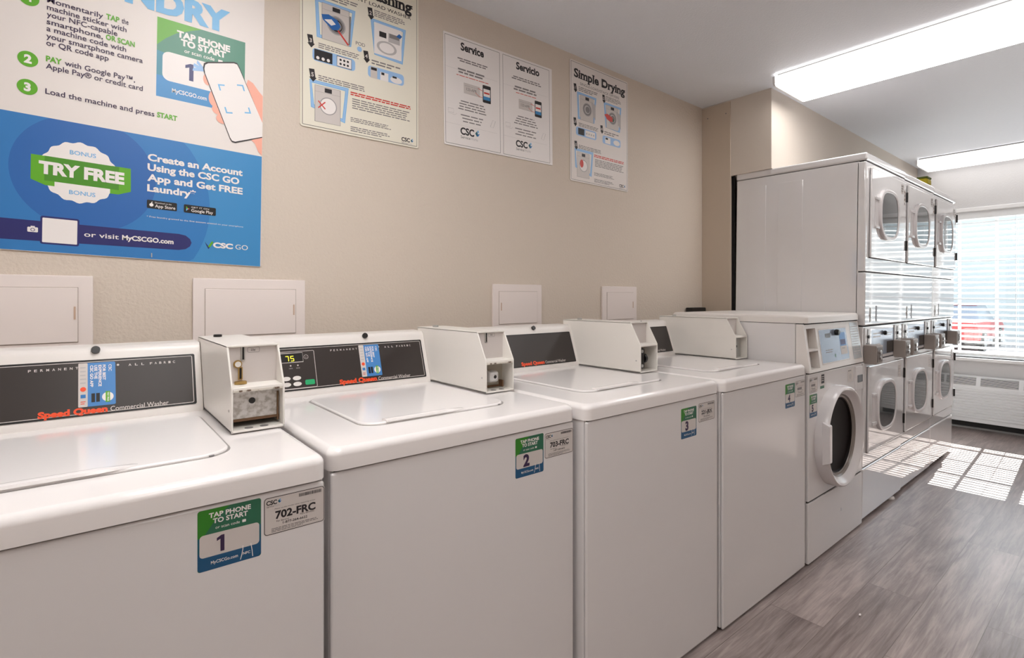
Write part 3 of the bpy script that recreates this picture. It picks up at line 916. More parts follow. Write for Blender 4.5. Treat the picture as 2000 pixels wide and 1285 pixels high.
    g = G(); g.loft([ring_pts(cx, cz, r, y, 72) for r, y in ((.185, -.028), (.181, -.022), (.177, -.020), (.172, -.021), (.168, -.015))], GREYRING); g.build('bowl_rim', d)
    g = G(); g.loft([ring_pts(cx, cz, r, y, 72) for r, y in ((.169, -.017), (.162, -.009), (.14, -.006), (.08, -.004), (.01, -.003))], BOWL, False, True); g.build('door_glass', d)
    g = G(); g.prism([(-.060, cz - .080), (-.060, cz + .080), (-.030, cz + .094), (-.030, cz - .094)], cx - .226, cx - .194, RING, .004, 2); g.build('handle', d)
    for z in (cz + .10, cz - .10):
        g = G(); g.box(cx + .20, cx + .245, -.02, .001, z - .03, z + .03, RING, .005, 2); g.build('hinge', d)
    # stickers
    id_label(t, -h + .012, .738, '', .084, .064, -.0003); tap_sticker(t, -h + .012, .632, '5', .080, .098, -.0003)
    p = P((-h + .125, -.0003, .745), lift=.0004); p.rect(0, 0, .05, .062, LABEL); p.rect(.012, .022, .046, .062, INK); p.rect(0, 0, .045, .012, STKGREEN); p.words(.015, .03, .043, .056, 3, LABEL, 2, .35)
    p.build('energy_sticker', t, 'small black and green sticker')
    p = P((h - .200, -.0003, .74), lift=.0004); p.rect(0, 0, .07, .062, LABEL); p.words(.006, .05, .064, .058, 1, INKGREY, 3, .7); p.circ(.035, .026, .014, INKLIGHT); p.rect(.032, .014, .038, .038, LABEL); p.build('notice_sticker', t)
    g = G(); g.box(.04, .046, -.0005, .001, .145, .16, CHROME); g.build('scuff', t)
    return t
front_loader((2.708, .920, 0), .655, 'white front load washer with big round dark door and sticker 5')

# ------------------------------------------------------------------ stacked dryers
def super_loop(cx, cz, w, h, y, e=2.8, n=48):
    pts = []
    for i in range(n):
        a = 2 * PI * i / n; c, s_ = math.cos(a), math.sin(a)
        pts.append((cx + w * math.copysign(abs(c) ** (2 / e), c), y, cz + h * math.copysign(abs(s_) ** (2 / e), s_)))
    return pts
def dryer(loc, w, label, n):
    t = thing('stacked_dryer', loc, label, 'dryer', 'stacked dryers in the row', (math.radians(.72), 0, 0))
    h = w / 2
    g = G(); g.box(-h + .001, h - .001, .03, .675, .018, 1.84, DRYER, .004, 2); cab = g.build('cabinet', t)
    for y0, y1 in ((.30, .43), (.50, .60)):
        g = G(); g.box(-h - .0014, -h + .004, y0, y1, .12, 1.79, DRYER, .0014, 2); g.build('side_rib', cab)
    g = G(); g.box(-h + .03, h - .03, .05, .64, .002, .03, GAP); g.build('base', t, False)
    g = G(); g.box(-h - .001, h + .001, -.004, .68, 1.843, 1.882, DRYER, .010, 4); g.build('top_cap', t)
    g = G(); g.box(-h + .008, h - .008, .012, .05, .05, 1.85, GAP); g.build('seam', t, False)
    def front(name, z0, z1, y=0.0, b=.006):
        gg = G(); gg.box(-h + .001, h - .001, y, .045, z0, z1, DRYER, b, 4); return gg.build(name, t)
    front('upper_front', 1.280, 1.838, 0, .008)
    front('lint_panel', 1.004, 1.276, -.002, .008)
    cp = front('control_panel', .822, .998, .006, .003)
    front('lower_front', .281, .818, 0, .006)
    front('kick_panel', .018, .276, -.002, .008)
    for z0, z1, cz, nm in ((1.352, 1.812, 1.590, 'upper_door'), (.350, .795, .572, 'lower_door')):
        g = G(); g.box(-h + .057, h - .022, -.006, .004, z0 - .0022, z0 + .02, SEAM)
        g.box(-h + .051, h - .015, -.011, -.001, z0, z1, DRYER, .006, 4)
        d = g.build(nm, t)
        cx = -.018; y0 = -.011
        loops = [super_loop(cx, cz, a, b, y0 + y) for a, b, y in ((.160, .137, .002), (.160, .137, -.008), (.1585, .1355, -.013), (.154, .131, -.0155), (.144, .121, -.0155), (.140, .117, -.013), (.138, .115, -.003))]
        g = G(); g.loft(loops, RING); g.build('door_ring', d)
        g = G(); g.loft([super_loop(cx, cz, a, b, y0 + y) for a, b, y in ((.139, .116, -.0115), (.10, .083, -.0122), (.03, .025, -.0125))], GLASS_DARK, False, True); g.build('door_glass', d)
        g = G(); g.box(cx - .212, cx - .150, y0 - .0025, y0 + .001, cz - .080, cz + .08, RING, .0012, 2)
        for zz in (cz - .078, cz + .070): g.box(cx - .214, cx - .158, y0 - .010, y0 + .001, zz - .008, zz + .008, RING, .003, 2)
        g.build('handle', d)
        for zz in (z0 + .095, z1 - .085):
            g = G(); g.cyl((h - .011, -.013, zz - .028), (h - .011, -.013, zz + .028), .006, BLACK, 12); g.build('hinge', d)
        if nm == 'upper_door':
            q = P((h - .115, y0, z1 - .105), lift=.0004); q.rect(0, .03, .05, .085, LABEL); q.words(.004, .04, .046, .08, 3, INKGREY, 3, .5)
            q.rect(.060, -.03, .082, .06, LABEL); 
            for k in range(4): q.circ(.071, .048 - k * .022, .007, RUST if k % 2 == 0 else INKGREY)
            q.build('warning_sticker', d)
        else:
            q = P((h - .12, y0, z1 - .10), lift=.0004); q.rect(0, 0, .05, .075, LABEL); q.words(.004, .006, .046, .07, 4, INKLIGHT, 3, .5); q.build('notice_sticker', d)
    # lint panel details
    g = G(); g.cyl((-h + .085, -.007, 1.055), (-h + .085, -.001, 1.055), .010, CHROME, 18); g.box(-h + .075, -h + .095, -.0045, -.001, 1.022, 1.095, STEEL, .002, 2); g.build('lint_panel_lock', t)
    g = G(); g.box(-h + .165, -h + .185, -.0035, -.001, 1.022, 1.105, mat('lint_mark_grey', (130, 130, 136), .4), .001, 1); g.build('lint_panel_mark', t)  # thin grey upright rectangle on the lint panel
    # control panel
    p = P((0, .006, 0), lift=.0006)
    p.rrect(-.195, .838, .185, .978, .006, PLATE); p.rect(.06, .842, .18, .905, mat('panel_dark', (48, 46, 46), .12))
    pp = p.build('control_plate', cp, 'brushed metal control plate')
    q = P((0, .006, 0), lift=.0016); q.words(-.17, .93, -.03, .965, 2, LABEL, 2, .35); q.build('panel_print', cp); q = P((0, .006, 0), lift=.0016); q.words(.02, .935, .15, .96, 2, LABEL, 5, .35); q.build('panel_print', cp); q = P((0, .006, 0), lift=.0016); q.rect(-.15, .87, -.05, .90, LABEL); q.words(-.145, .875, -.055, .895, 2, INKGREY, 7, .4); q.build('panel_print', cp)
    g = G(); g.cyl((.005, -.010, .955), (.005, .006, .955), .012, BLACK, 18, bev=.003); g.build('selector_knob', cp)
    for sx in (-h + .012, h - .155):
        g = G(); g.box(sx + .008, sx + .092, .001, .006, .905, .992, mat('coin_slot_plate', (214, 213, 214), .3), .002, 2)
        sl = g.build('coin_slot_plate', cp)
        g = G(); g.box(sx + .046, sx + .050, -.001, .0015, .915, .985, BLACK); g.cyl((sx + .048, -.007, .946), (sx + .048, .002, .946), .008, BLACK, 14); g.box(sx + .03, sx + .066, -.002, .0015, .910, .914, BLACK); g.build('coin_slot', cp)
        g = G(); g.box(sx, sx + .1, -.052, .006, .812, .906, TAUPE, .004, 2); cb = g.build('coin_box', t)
        g = G(); g.box(sx + .012, sx + .09, -.0535, -.0515, .822, .896, mat('coin_face_dark', (104, 92, 86), .4), .001, 1)
        g.build('coin_face', cb)
        g = G(); g.cyl((sx + .05, -.060, .872), (sx + .05, -.053, .872), .012, CHROME, 16, bev=.002); g.cyl((sx + .05, -.060, .845), (sx + .05, -.053, .845), .012, CHROME, 16, bev=.002); g.build('coin_lock', cb)
    if n == 1:
        g = G(); g.cyl((h - .14, .02, 0), (h - .14, .02, .012), .030, mat('foot_white', (220, 216, 214), .5), 24, .026, .002); g.cyl((h - .14, .02, .010), (h - .14, .02, .05), .008, STEEL, 12)
        ft = g.build('levelling_foot', t)
    return t
dryer((3.375, .928, 0), .655, 'white stacked dryer next to the front load washer', 1)
dryer((4.040, .934, 0), .655, 'middle one of three white stacked dryers', 2)
dryer((4.685, .938, 0), .615, 'white stacked dryer standing last in the row by the window', 3)

# ------------------------------------------------------------------ wall access panels
def access_panel(x, w, label, latch_right):
    z0, z1 = 1.000, 1.206
    t = thing('access_panel', (x + w / 2, WALL_Y, (z0 + z1) / 2), label, 'access panel', 'white access panels above the washers')
    hw, hh = w / 2, (z1 - z0) / 2
    g = G(); g.box(-hw, hw, -.012, -.0005, -hh, hh, PANELW, .003, 2); g.build('frame', t)
    m = .032
    g = G(); g.box(-hw + m - .0015, hw - m + .0015, -.0132, -.011, -hh + m - .0015, hh - m + .0015, mat('panel_seam', (176, 164, 156), .7)); g.build('door_seam', t, False)
    g = G(); g.box(-hw + m, hw - m, -.0152, -.011, -hh + m, hh - m, PANELW, .0015, 2); d = g.build('door', t)
    lx = hw - m - .006 if latch_right else -hw + m + .010
    g = G(); g.box(lx - .002, lx + .002, -.0165, -.0145, -.012, .022, mat('latch_tan', (200, 172, 152), .6)); g.build('latch', d)
    return t
access_panel(-.304, .322, 'white access panel on the wall under the big blue poster', True)
access_panel(.247, .324, 'white access panel behind the first coin box', True)
access_panel(1.359, .284, 'white access panel between second and third coin boxes', False)
access_panel(2.069, .282, 'white access panel behind the third coin box, with the black box down the wall', True)

# ------------------------------------------------------------------ wall posters
def sheet(t, O, ex, ez, w, h, m, th=.003, r=.006):
    """thin board: origin lower-left"""
    O, ex, ez = Vector(O), Vector(ex), Vector(ez); n = ex.cross(ez).normalized()
    g = G(); pts = rr(0, w, 0, h, r, 4)
    g.loft([[tuple(O + ex * x + ez * y + n * k) for x, y in pts] for k in (0, th)], m, True, True)
    return g.build('sheet', t, False)

# the big payment poster
BASE = (.434, WALL_Y, 1.246)
t = thing('payment_poster', BASE, 'large blue and white tap to start payment poster on the wall', 'poster')
EX, EZ = (.9993, 0, -.037), (.014, 0, .9999)
PW, PH = .72, 1.035
O3 = Vector((0, -.001, 0)) - Vector(EX) * PW
sheet(t, O3, EX, EZ, PW, PH, PAPER)
def PP(l): return P((0, -.004, 0), EX, EZ, l)
p = PP(.0002)
L = -PW
p.poly([(L + .001, .001), (-.001, .001), (-.001, .352), (L + .001, .344)], BLUE1)
def clipdisc(cx, cy, r, m):
    pts = []
    for i in range(72):
        a = 2 * PI * i / 72
        x, y = cx + r * math.cos(a), cy + r * math.sin(a)
        pts.append((min(max(x, L + .001), -.001), min(max(y, .001), .344 + (x - L) * .011)))
    p.poly(pts, m)
clipdisc(-.444, .16, .300, BLUE3)
clipdisc(-.432, .215, .152, BLUE2)
p.poly([(L + .001, .024), (-.222, .033), (-.205, .037), (-.194, .046), (-.190, .057), (-.194, .068), (-.205, .077), (-.222, .080), (L + .001, .078)], NAVY)
p.rrect(-.523, .021, -.446, .093, .005, NAVY); p.rrect(-.519, .0255, -.450, .0885, .002, WHITEP)
p.build('artwork', t, 'blue lower band with navy bar')
p = PP(.0014)
sc = []
for i in range(96):
    a = 2 * PI * i / 96; r = .079 + .0022 * math.cos(16 * a); sc.append((-.447 + r * math.cos(a), .216 + r * math.sin(a)))
p.poly(sc, WHITEP)
p.poly([(-.543, .184), (-.50, .176), (-.50, .247), (-.543, .247)], GREEN); p.poly([(-.38, .176), (-.337, .184), (-.338, .248), (-.38, .248)], GREEN)
p.poly([(-.543, .184), (-.515, .172), (-.497, .172), (-.497, .184)], GREEN); p.poly([(-.383, .184), (-.383, .172), (-.365, .172), (-.337, .184)], GREEN)
p.rect(-.517, .184, -.364, .2475, GREEND)
p.build('free_badge', t, 'white scalloped badge with green banner')
for s_, z in (('1', .640), ('2', .485), ('3', .414)):
    p = PP(.003); p.circ(-.552, z, .0195, GREEN)
    if s_ == '1': p.one(-.5555, z - .0095, .019, WHITEP)
    else: p.text(s_, -.552, z - .0095, .019, WHITEP, .05, align='c')
    p.build('step_number', t, 'white number in a green disc')
def tl(s_, x, z, x1, cap, m, bold=.012): p.text(s_, x, z, cap, m, bold, x1 - x)
p = PP(.0035)
tl('Momentarily', -.518, .643, -.404, .0135, PURPLE); tl('TAP', -.398, .645, -.369, .0135, GREEN, .035); tl('the', -.364, .646, -.349, .0135, PURPLE)
tl('machine sticker with', -.518, .624, -.353, .0135, PURPLE)
tl('your NFC-capable', -.518, .606, -.373, .0135, PURPLE)
tl('smartphone,', -.518, .587, -.404, .0135, PURPLE); tl('OR SCAN', -.398, .589, -.334, .0135, GREEN, .035)
tl('a machine code with', -.518, .569, -.353, .0135, PURPLE)
tl('your smartphone camera', -.518, .550, -.315, .0135, PURPLE)
tl('or QR code app', -.518, .532, -.391, .0135, PURPLE)
p.build('tap_step_lettering', t)
p = PP(.0035)
tl('PAY', -.518, .491, -.487, .0135, GREEN, .035); tl('with Google Pay™,', -.481, .491, -.332, .0135, PURPLE)
tl('Apple Pay® or credit card', -.518, .472, -.314, .0135, PURPLE)
p.build('pay_step_lettering', t)
p = PP(.0035)
tl('Load the machine and press', -.518, .407, -.286, .0135, PURPLE); tl('START', -.280, .408, -.231, .0135, GREEN, .035)
p.build('load_step_lettering', t)
p = PP(.0035); tl('LAUNDRY', -.530, .7125, -.098, .060, SKYB, .055); p.build('title_lettering', t, 'large sky blue title letters')
p = PP(.0035)
tl('TRY FREE', -.528, .2025, -.352, .029, WHITEP, .05); p.build('badge_lettering', t)
for z in (.262, .157):
    p = PP(.0035); tl('BONUS', -.468, z, -.414, .0105, SKYB, .01); p.build('bonus_lettering', t)
p = PP(.0035)
tl('Create an Account', -.300, .280, -.056, .0185, WHITEP, .035)
tl('Using the CSC GO', -.300, .252, -.065, .0185, WHITEP, .035)
tl('App and Get FREE', -.300, .2225, -.055, .0185, WHITEP, .035)
tl('Laundry*', -.300, .193, -.181, .0185, WHITEP, .035)
p.build('offer_lettering', t)
p = PP(.0035); tl('* Free laundry granted to the first account created on your smartphone', -.300, .119, -.052, .0042, WHITEP, .0); p.build('footnote_lettering', t)
p = PP(.0035)
tl('or visit', -.436, .049, -.362, .0125, WHITEP, .01); tl('MyCSCGO.com', -.355, .049, -.235, .0125, WHITEP, .035)
p.build('web_address_lettering', t); p = PP(.0035)
p.rrect(-.547, .049, -.527, .0615, .002, WHITEP); p.rect(-.541, .0615, -.533, .0645, WHITEP); p.circ(-.537, .055, .0043, NAVY); p.circ(-.537, .055, .003, WHITEP)
p.build('camera_icon', t)
p = PP(.0035)
tl('CSC', -.134, .0495, -.080, .0145, WHITEP, .05); tl('GO', -.073, .0495, -.038, .0145, WHITEP, .0)
p.poly([(-.156, .064), (-.147, .052), (-.135, .060), (-.146, .043)], NAVY); p.poly([(-.148, .05), (-.137, .068), (-.133, .064), (-.142, .048)], GREEN)
p.build('logo', t)
p = PP(.003)
for x0, x1, s1, s2 in ((-.300, -.228, 'Download on the', 'App Store'), (-.211, -.128, 'GET IT ON', 'Google Play')):
    p.rrect(x0, .145, x1, .1685, .003, BLACK)
    p.text(s1, x0 + .019, .1605, .004, WHITEP, 0, (x1 - x0) * .55); p.text(s2, x0 + .019, .149, .0085, WHITEP, .01, (x1 - x0) * .68)
    if 'App' in s2:
        p.circ(x0 + .0105, .155, .0048, WHITEP); p.line([(x0 + .0105, .160), (x0 + .0125, .164)], .002, WHITEP)
    else:
        p.poly([(x0 + .006, .1495), (x0 + .006, .1565), (x0 + .0115, .1565)], SKYB); p.poly([(x0 + .006, .1565), (x0 + .006, .1635), (x0 + .0115, .1565)], GREEN); p.poly([(x0 + .0095, .1535), (x0 + .0115, .1565), (x0 + .0095, .1595), (x0 + .015, .1565)], RED)
p.build('store_badges', t, 'two black app store badges')
p = PP(.0004)
p.poly([(-.283, .468), (-.054, .472), (-.054, .699), (-.283, .695)], TEAL)
p.poly([(-.283, .468), (-.054, .472), (-.054, .53), (-.283, .53)], BLUE1)
p.poly([(-.283, .53), (-.054, .53), (-.054, .565), (-.283, .60)], mat('print_blue_teal', (62, 138, 160), .4))
p.poly([(-.283, .695), (-.283, .615), (-.262, .640), (-.235, .664), (-.20, .683), (-.172, .6968)], GREEN)
p.poly(rr(-.269, -.075, .519, .603, .018), WHITEP)
p.text('TAP PHONE', -.235, .655, .0175, WHITEP, .05, .139); p.text('TO START', -.225, .633, .0175, WHITEP, .05, .118)
p.text('or scan code', -.216, .614, .0105, WHITEP, .01, .078); p.rrect(-.128, .614, -.116, .622, .001, WHITEP)
p.one(-.213, .535, .050, NAVY); p.text('MyCSCGO.com', -.245, .4885, .0115, WHITEP, .02, .088)
for a in (20, 50, -8):
    c, s_ = math.cos(math.radians(a)), math.sin(math.radians(a)); p.poly([(-.165 - .028 * c, .577 + .028 * s_ + .004), (-.163, .582), (-.163, .574), (-.165 - .030 * c, .577 + .028 * s_ - .006)], PALEBLUE)
p.build('sticker_picture', t, 'green and blue picture of a tap sticker')
p = PP(.0042)
p.poly([(-.045, .585), (-.03, .578), (-.012, .556), (-.001, .545), (-.001, .44), (-.03, .46), (-.06, .53)], SKIN)
p.poly([(-.035, .40), (-.001, .42), (-.001, .354), (-.012, .365), (-.022, .388)], SKIN)
for x, z, rx, rz in ((-.155, .553, .012, .018), (-.138, .500, .014, .024), (-.126, .470, .017, .016), (-.115, .444, .016, .015)): p.circ(x, z, rx, SKIN, rz)
ph = [(-.168, .585), (-.166, .598), (-.158, .605), (-.085, .628), (-.076, .627), (-.069, .615), (-.001, .458), (-.001, .412), (-.078, .378), (-.087, .379), (-.093, .388), (-.166, .572)]
p.poly(ph, INK); cxm, czm = -.085, .50
p.poly([(cxm + (x - cxm) * .955 if x < -.002 else x, czm + (z - czm) * .965) for x, z in ph], WHITEP)
for (x, z), (a, b) in (((-.126, .545), (1, -1)), ((-.060, .562), (-1, -1)), ((-.103, .466), (1, 1)), ((-.037, .482), (-1, 1))):
    p.line([(x + .016 * a, z + .003 * a), (x, z), (x + .005 * (1 if b > 0 else 1) * -b, z + .016 * b)], .004, SKYB)
p.build('phone_picture', t, 'drawn hand holding a white phone')
for x, z in ((-.598, .018), (-.287, .012)):
    g = G(); q = Vector(EX) * x + Vector(EZ) * z
    g.box(q.x - .0012, q.x + .0012, -.0062, -.004, q.z - .006, q.z + .006, STEEL); g.build('staple', t)

# the two instruction boards share one layout
def instruction_board(loc, ex, ez, w, h, label, head, sub, dry):
    t = thing('instruction_poster', loc, label, 'poster', 'instruction boards on the beige wall')
    sheet(t, (0, -.001, 0), ex, ez, w, h, IVORY if not dry else PAPER, r=.008)
    def Q(l): return P((0, -.004, 0), ex, ez, l)
    p = Q(.0002); p.line(rr(.007, w - .007, .007, h - .007, .002), .0016, INK, True); p.build('border_line', t)
    p = Q(.0003); ink = INK
    if dry: p.text(head, .027, .516, .040, INK, .035, .392, serif=.10)
    else: p.text(head, .030, .514, .040, INK, .035, .385, serif=.10)
    p.text(sub, .071 if dry else .075, .484 if dry else .488, .0125, INKGREY if dry else INK, .005, .30 if dry else .337)
    p.build('heading', t)
    # blue framed pictures
    p = Q(.0003)
    def bframe(pts, wd=.007): p.line(pts, wd + .004, SKYB, True); p.line(pts, wd, PALEBLUE, True)
    A = [(.060, .318), (.170, .318), (.185, .440), (.054, .440)]; B = [(.268, .318), (.372, .312), (.384, .436), (.254, .436)]
    bframe(A); bframe(B)
    p.rrect(.040, .230, .190, .272, .012, PALEBLUE); p.rrect(.238, .226, .382, .268, .012, PALEBLUE)
    bframe([(.040, .075), (.034, .158), (.160, .158), (.148, .045)])
    p.build('picture_frames', t, 'pale blue picture outlines')
    p = Q(.0016)
    def machine(x0, z0, x1, z1, door=.5, open_=True):
        p.rect(x0, z0, x1, z1, LABEL); p.frame(x0, z0, x1, z1, .0012, INKGREY)
        hh = z1 - z0; ww = x1 - x0
        p.rect(x0, z1 - hh * .17, x1, z1 - hh * .165, INKGREY); p.rect(x0 + ww * .38, z1 - hh * .15, x0 + ww * .66, z1 - hh * .03, INK)
        cx, cz, r = x0 + ww * .52, z0 + hh * .48, min(ww, hh) * .30
        p.circ(cx, cz, r * 1.15, INKLIGHT); p.circ(cx, cz, r, WHITEP if not open_ else INKGREY); p.line([(cx + r * 1.08 * math.cos(2 * PI * i / 24), cz + r * 1.08 * math.sin(2 * PI * i / 24)) for i in range(24)], .0014, INKGREY, True)
        if open_: p.circ(cx, cz, r * .75, INK if not dry else INKLIGHT); p.circ(cx + r * .1, cz, r * .55, INKGREY)
        return cx, cz, r
    machine(.072, .312, .168, .436)
    def pic():
        nonlocal p
        p.build('drawn_picture', t); p = Q(.0016)
    if not dry:
        p.poly([(.070, .395), (.095, .402), (.125, .392), (.137, .372), (.128, .358), (.108, .352), (.075, .378)], BLUE2)
        p.poly([(.080, .380), (.105, .388), (.120, .375), (.104, .366)], WHITEP); p.line([(.128, .356), (.165, .316)], .006, RED); p.line([(.168, .318), (.172, .420)], .006, INKGREY); pic()
        p.rect(.262, .318, .372, .432, WHITEP); p.rect(.282, .385, .310, .405, INK); p.rect(.318, .375, .365, .408, INKLIGHT); p.rect(.322, .392, .362, .408, INKGREY); p.circ(.312, .350, .040, INKLIGHT, .024); p.circ(.312, .350, .030, WHITEP, .018); p.poly([(.350, .405), (.362, .418), (.375, .412), (.366, .400)], BLUE2)
        pic(); p.text('POD', .192, .328, .012, INKGREY, .01); p.circ(.206, .315, .009, PALEBLUE); pic()
        p.rect(.046, .233, .108, .270, INK); p.rect(.124, .233, .176, .268, WHITEP); p.frame(.124, .233, .176, .268, .0014, INK)
        for k in range(3):
            p.circ(.058 + k * .018, .242, .0055, WHITEP)
            for j in (0, 1): p.circ(.137 + k * .013, .243 + j * .014, .004, INK)
        pic(); p.rect(.248, .225, .274, .266, LABEL); p.rect(.250, .254, .272, .264, INK); p.rect(.286, .226, .318, .256, WHITEP); p.rect(.290, .246, .302, .255, INK); p.circ(.350, .240, .024, WHITEP, .012); p.rect(.335, .246, .352, .253, INK)
    else:
        p.poly([(.150, .420), (.184, .408), (.184, .330), (.165, .350)], INKLIGHT); pic()
        machine(.268, .312, .362, .432)
        p.poly([(.252, .378), (.275, .386), (.305, .378), (.320, .372), (.322, .352), (.296, .350), (.272, .358)], RED); p.poly([(.318, .372), (.330, .366), (.326, .352), (.318, .352)], STKGREEN)
        p.poly([(.345, .415), (.384, .402), (.384, .325), (.362, .345)], INKLIGHT); pic()
        p.rect(.056, .236, .100, .268, INK); p.rect(.108, .236, .180, .266, WHITEP)
        for k in range(4): p.circ(.118 + k * .017, .25, .005, INKLIGHT)
        pic(); p.rect(.258, .23, .30, .262, WHITEP); p.circ(.350, .246, .026, WHITEP, .014); p.rect(.262, .25, .28, .26, INK)
    pic()
    cx, cz, r = machine(.048, .025, .136, .148, open_=False)
    if not dry:
        for a in (-1, 1): p.line([(cx - r - .008, cz + .012 * a), (cx - r + .016, cz - .012 * a)], .004, RED)
    else:
        p.circ(cx - r * .5, cz + .01, .013, RED, .02)
    p.build('drawn_picture', t)
    p = Q(.0018)
    for i, (x, z) in enumerate(((.024, .450), (.236, .447), (.022, .282), (.220, .285), (.028, .168))):
        p.poly([(x, z + .030), (x + .018, z + .032), (x + .022, z + .004), (x + .026, z + .003), (x + .014, z - .012), (x + .001, z + .002), (x + .005, z + .003)], INK)
        p.text(str(i + 1), x + .012, z + .006, .013, LABEL, .03, align='c')
        p.build('step_arrow', t, 'black numbered arrow'); p = Q(.0018)
    for x0, z0, x1, z1, rows, m, sd, fl in ((.262, .452, .39, .478, 4, INKGREY, 1, .5), (.060, .276, .205, .296, 3, INKGREY, 2, .5), (.252, .274, .378, .294, 2, INKGREY, 3, .5),
            (.060, .165, .240, .186, 3, INKGREY, 4, .5), (.06, .452, .2, .476, 3, INKGREY, 15, .5), (.173, .142, .420, .157, 2, RED, 5, .6),
            (.179, .095, .415, .135, 5, INKGREY, 6, .45), (.173, .048, .330, .066, 3, INKGREY, 7, .5), (.173, .014, .330, .034, 3, INKGREY, 8, .5)):
        p = Q(.0006); p.words(x0, z0, x1, z1, rows, m, sd, fl); p.build('small_print_lettering', t)
    p = Q(.0006); csc_logo(p, .372, .018, .014); p.build('logo', t)
    return t
instruction_board((.557, WALL_Y, 1.723), (1, 0, .003), (0, 0, 1), .444, .595, 'ivory front load washing instruction board with blue cloth picture', 'Simple Washing', 'SIMPLE FRONT LOAD WASHER', False)
instruction_board((1.839, WALL_Y, 1.722), (1, 0, -.005), (-.004, 0, 1), .444, .594, 'white drying instruction board with red clothes in a drum picture', 'Simple Drying', 'SINGLE-LOAD/STACK DRYERS', True)

# the two-page service notice
t = thing('service_notice', (1.119, WALL_Y, 1.766), 'white two-page service notice in two languages on the wall', 'poster')
EX3, EZ3 = (1, 0, .014), (-.012, 0, 1)
sheet(t, (0, -.001, 0), EX3, EZ3, .600, .454, WHITEP, r=.004)
def Q3(l): return P((0, -.004, 0), EX3, EZ3, l)
for k, (x, head) in enumerate(((0, 'Service'), (.2965, 'Servicio'))):
    p = Q3(.0002); p.line(rr(x + .007, x + .286, .008, .444, .002), .0014, INK, True)
    p.line([(x + .010, .316), (x + .272, .316)], .0006, INKLIGHT); p.line([(x + .008, .090), (x + .268, .090)], .0006, INKLIGHT)
    p.build('border_line', t)
    p = Q3(.0003); p.text(head, x + .083, .400, .030, INK, .035, .118 if k == 0 else .140, serif=.09); p.build('heading', t)
    for x0, z0, x1, z1, rows, m, sd, fl in ((.045, .350, .245, .368, 2, INKGREY, 11, .55), (.040, .302, .232, .326, 2, INKGREY, 13, .55), (.06, .290, .225, .298, 1, RED, 15, .35), (.067, .152, .212, .196, 4, INKGREY, 17, .4), (.072, .102, .202, .140, 3, INKGREY, 19, .35)):
        p = Q3(.0003); p.words(x + x0, z0, x + x1, z1, rows, m, sd + k, fl, 'c'); p.build('small_print_lettering', t)
    p = Q3(.0003)
    p.rect(x + .097, .226, x + .178, .268, LABEL); p.frame(x + .097, .226, x + .178, .268, .0008, INKLIGHT); p.text('123-APR', x + .110, .240, .011, INKGREY, .01, .052); p.words(x + .102, .255, x + .172, .262, 1, INKLIGHT, 2)
    p.build('drawn_picture', t); p = Q3(.0003)
    p.rrect(x + .193, .209, x + .236, .283, .004, INK); p.rect(x + .197, .221, x + .232, .268, WHITEP); p.rect(x + .197, .221, x + .232, .236, BLUE1); p.rect(x + .200, .247, x + .229, .254, RED)
    p.line([(x + .168, .262), (x + .192, .256)], .0022, RED); p.line([(x + .155, .240), (x + .175, .228), (x + .192, .228)], .0018, RED)
    p.build('drawn_picture', t); p = Q3(.0003)
    p.frame(x + .020, .134, x + .046, .150, .0008, INKLIGHT); p.line([(x + .018, .130), (x + .052, .127), (x + .062, .134)], .0008, INKLIGHT)
    p.line([(x + .232, .112), (x + .248, .110), (x + .260, .140), (x + .245, .142)], .001, INKLIGHT, True)
    p.build('drawn_picture', t)
    p = Q3(.0003); csc_logo(p, x + .078, .054, .027); p.build('logo', t)

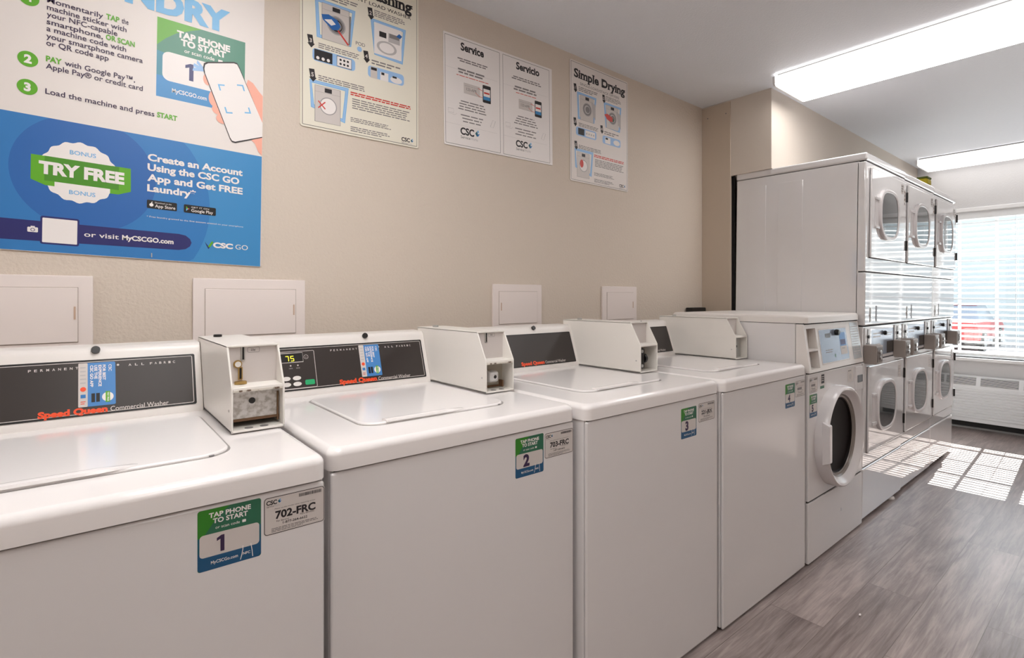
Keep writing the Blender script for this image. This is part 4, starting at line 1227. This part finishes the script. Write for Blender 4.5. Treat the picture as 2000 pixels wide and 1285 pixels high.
# ------------------------------------------------------------------ air conditioner under the window
t = thing('wall_air_conditioner', (5.93, .66, 0), 'long white louvred air conditioner on the wall under the window', 'air conditioner')
yh = .56
def acbox(name, x0, x1, z0, z1, m, b=.004, par=t, y=yh):
    gg = G(); gg.box(x0, x1, -y, y, z0, z1, m, b, 2); return gg.build(name, par)
body = acbox('housing', -.03, .069, .075, .385, ACW, .006)
gg = G()
prof = [(-.035, .375), (-.030, .392), (.000, .462), (.010, .468), (.069, .468), (.069, .375)]
gg.loft([[(x, y, z) for x, z in prof] for y in (-yh, yh)], ACW, True, True); top = gg.build('top_hood', t)
for k in range(4):
    gg = G(); y0 = -yh + .05 + k * .265; y1 = y0 + .235
    e1, e2 = Vector((-.0305, 0, .392)), Vector((-.002, 0, .458)); n = Vector((-.92, 0, .39))
    gg.loft([[(e1.x, y0, e1.z), (e1.x, y1, e1.z), (e2.x, y1, e2.z), (e2.x, y0, e2.z)], [(e1.x + n.x * .002, y0, e1.z + n.z * .002), (e1.x + n.x * .002, y1, e1.z + n.z * .002), (e2.x + n.x * .002, y1, e2.z + n.z * .002), (e2.x + n.x * .002, y0, e2.z + n.z * .002)]], ACDARK, True, True)
    gg.build('air_vent', top)
    gg = G()
    for i in range(7):
        c = e1.lerp(e2, (i + .5) / 7) + n * .004
        gg.box(c.x - .003, c.x + .003, y0, y1, c.z - .0022, c.z + .0022, ACW)
    gg.build('vent_bars', top, False)
gg = G()
for i in range(11):
    z = .110 + i * .0235
    pr = [(-.030, z), (-.042, z + .004), (-.042, z + .012), (-.030, z + .018)]
    gg.loft([[(x, y, zz) for x, zz in pr] for y in (-yh + .02, yh - .02)], ACW, True, True)
gg.build('front_louvres', body)
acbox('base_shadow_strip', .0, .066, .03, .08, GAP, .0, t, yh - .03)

# ------------------------------------------------------------------ small things
t = thing('yellow_sponge', (4.30, .948, 1.8835), 'small yellow-green sponge lying on top of the middle dryer', 'sponge')
g = G(); g.box(-.05, .05, -.03, .03, .0, .045, YELLOW, .012, 4); g.build('pad', t)
g = G(); g.box(-.05, .05, -.03, .03, .045, .056, mat('scourer_green', (92, 104, 40), .8), .003, 2); g.build('scouring_layer', t)
g = G(); g.box(2.84, 2.985, 1.745, 1.797, 1.02, 1.086, BLACK, .006, 2)
tag(g.build('outlet_box'), 'small black box on the wall behind the front load washer', 'box')
g = G(); g.ball((2.167, .663, .003), .006, WHITEP, (1.3, .7, .45), .4, 2)
tag(g.build('paper_scrap'), 'tiny white paper scrap on the floor planks', 'scrap')
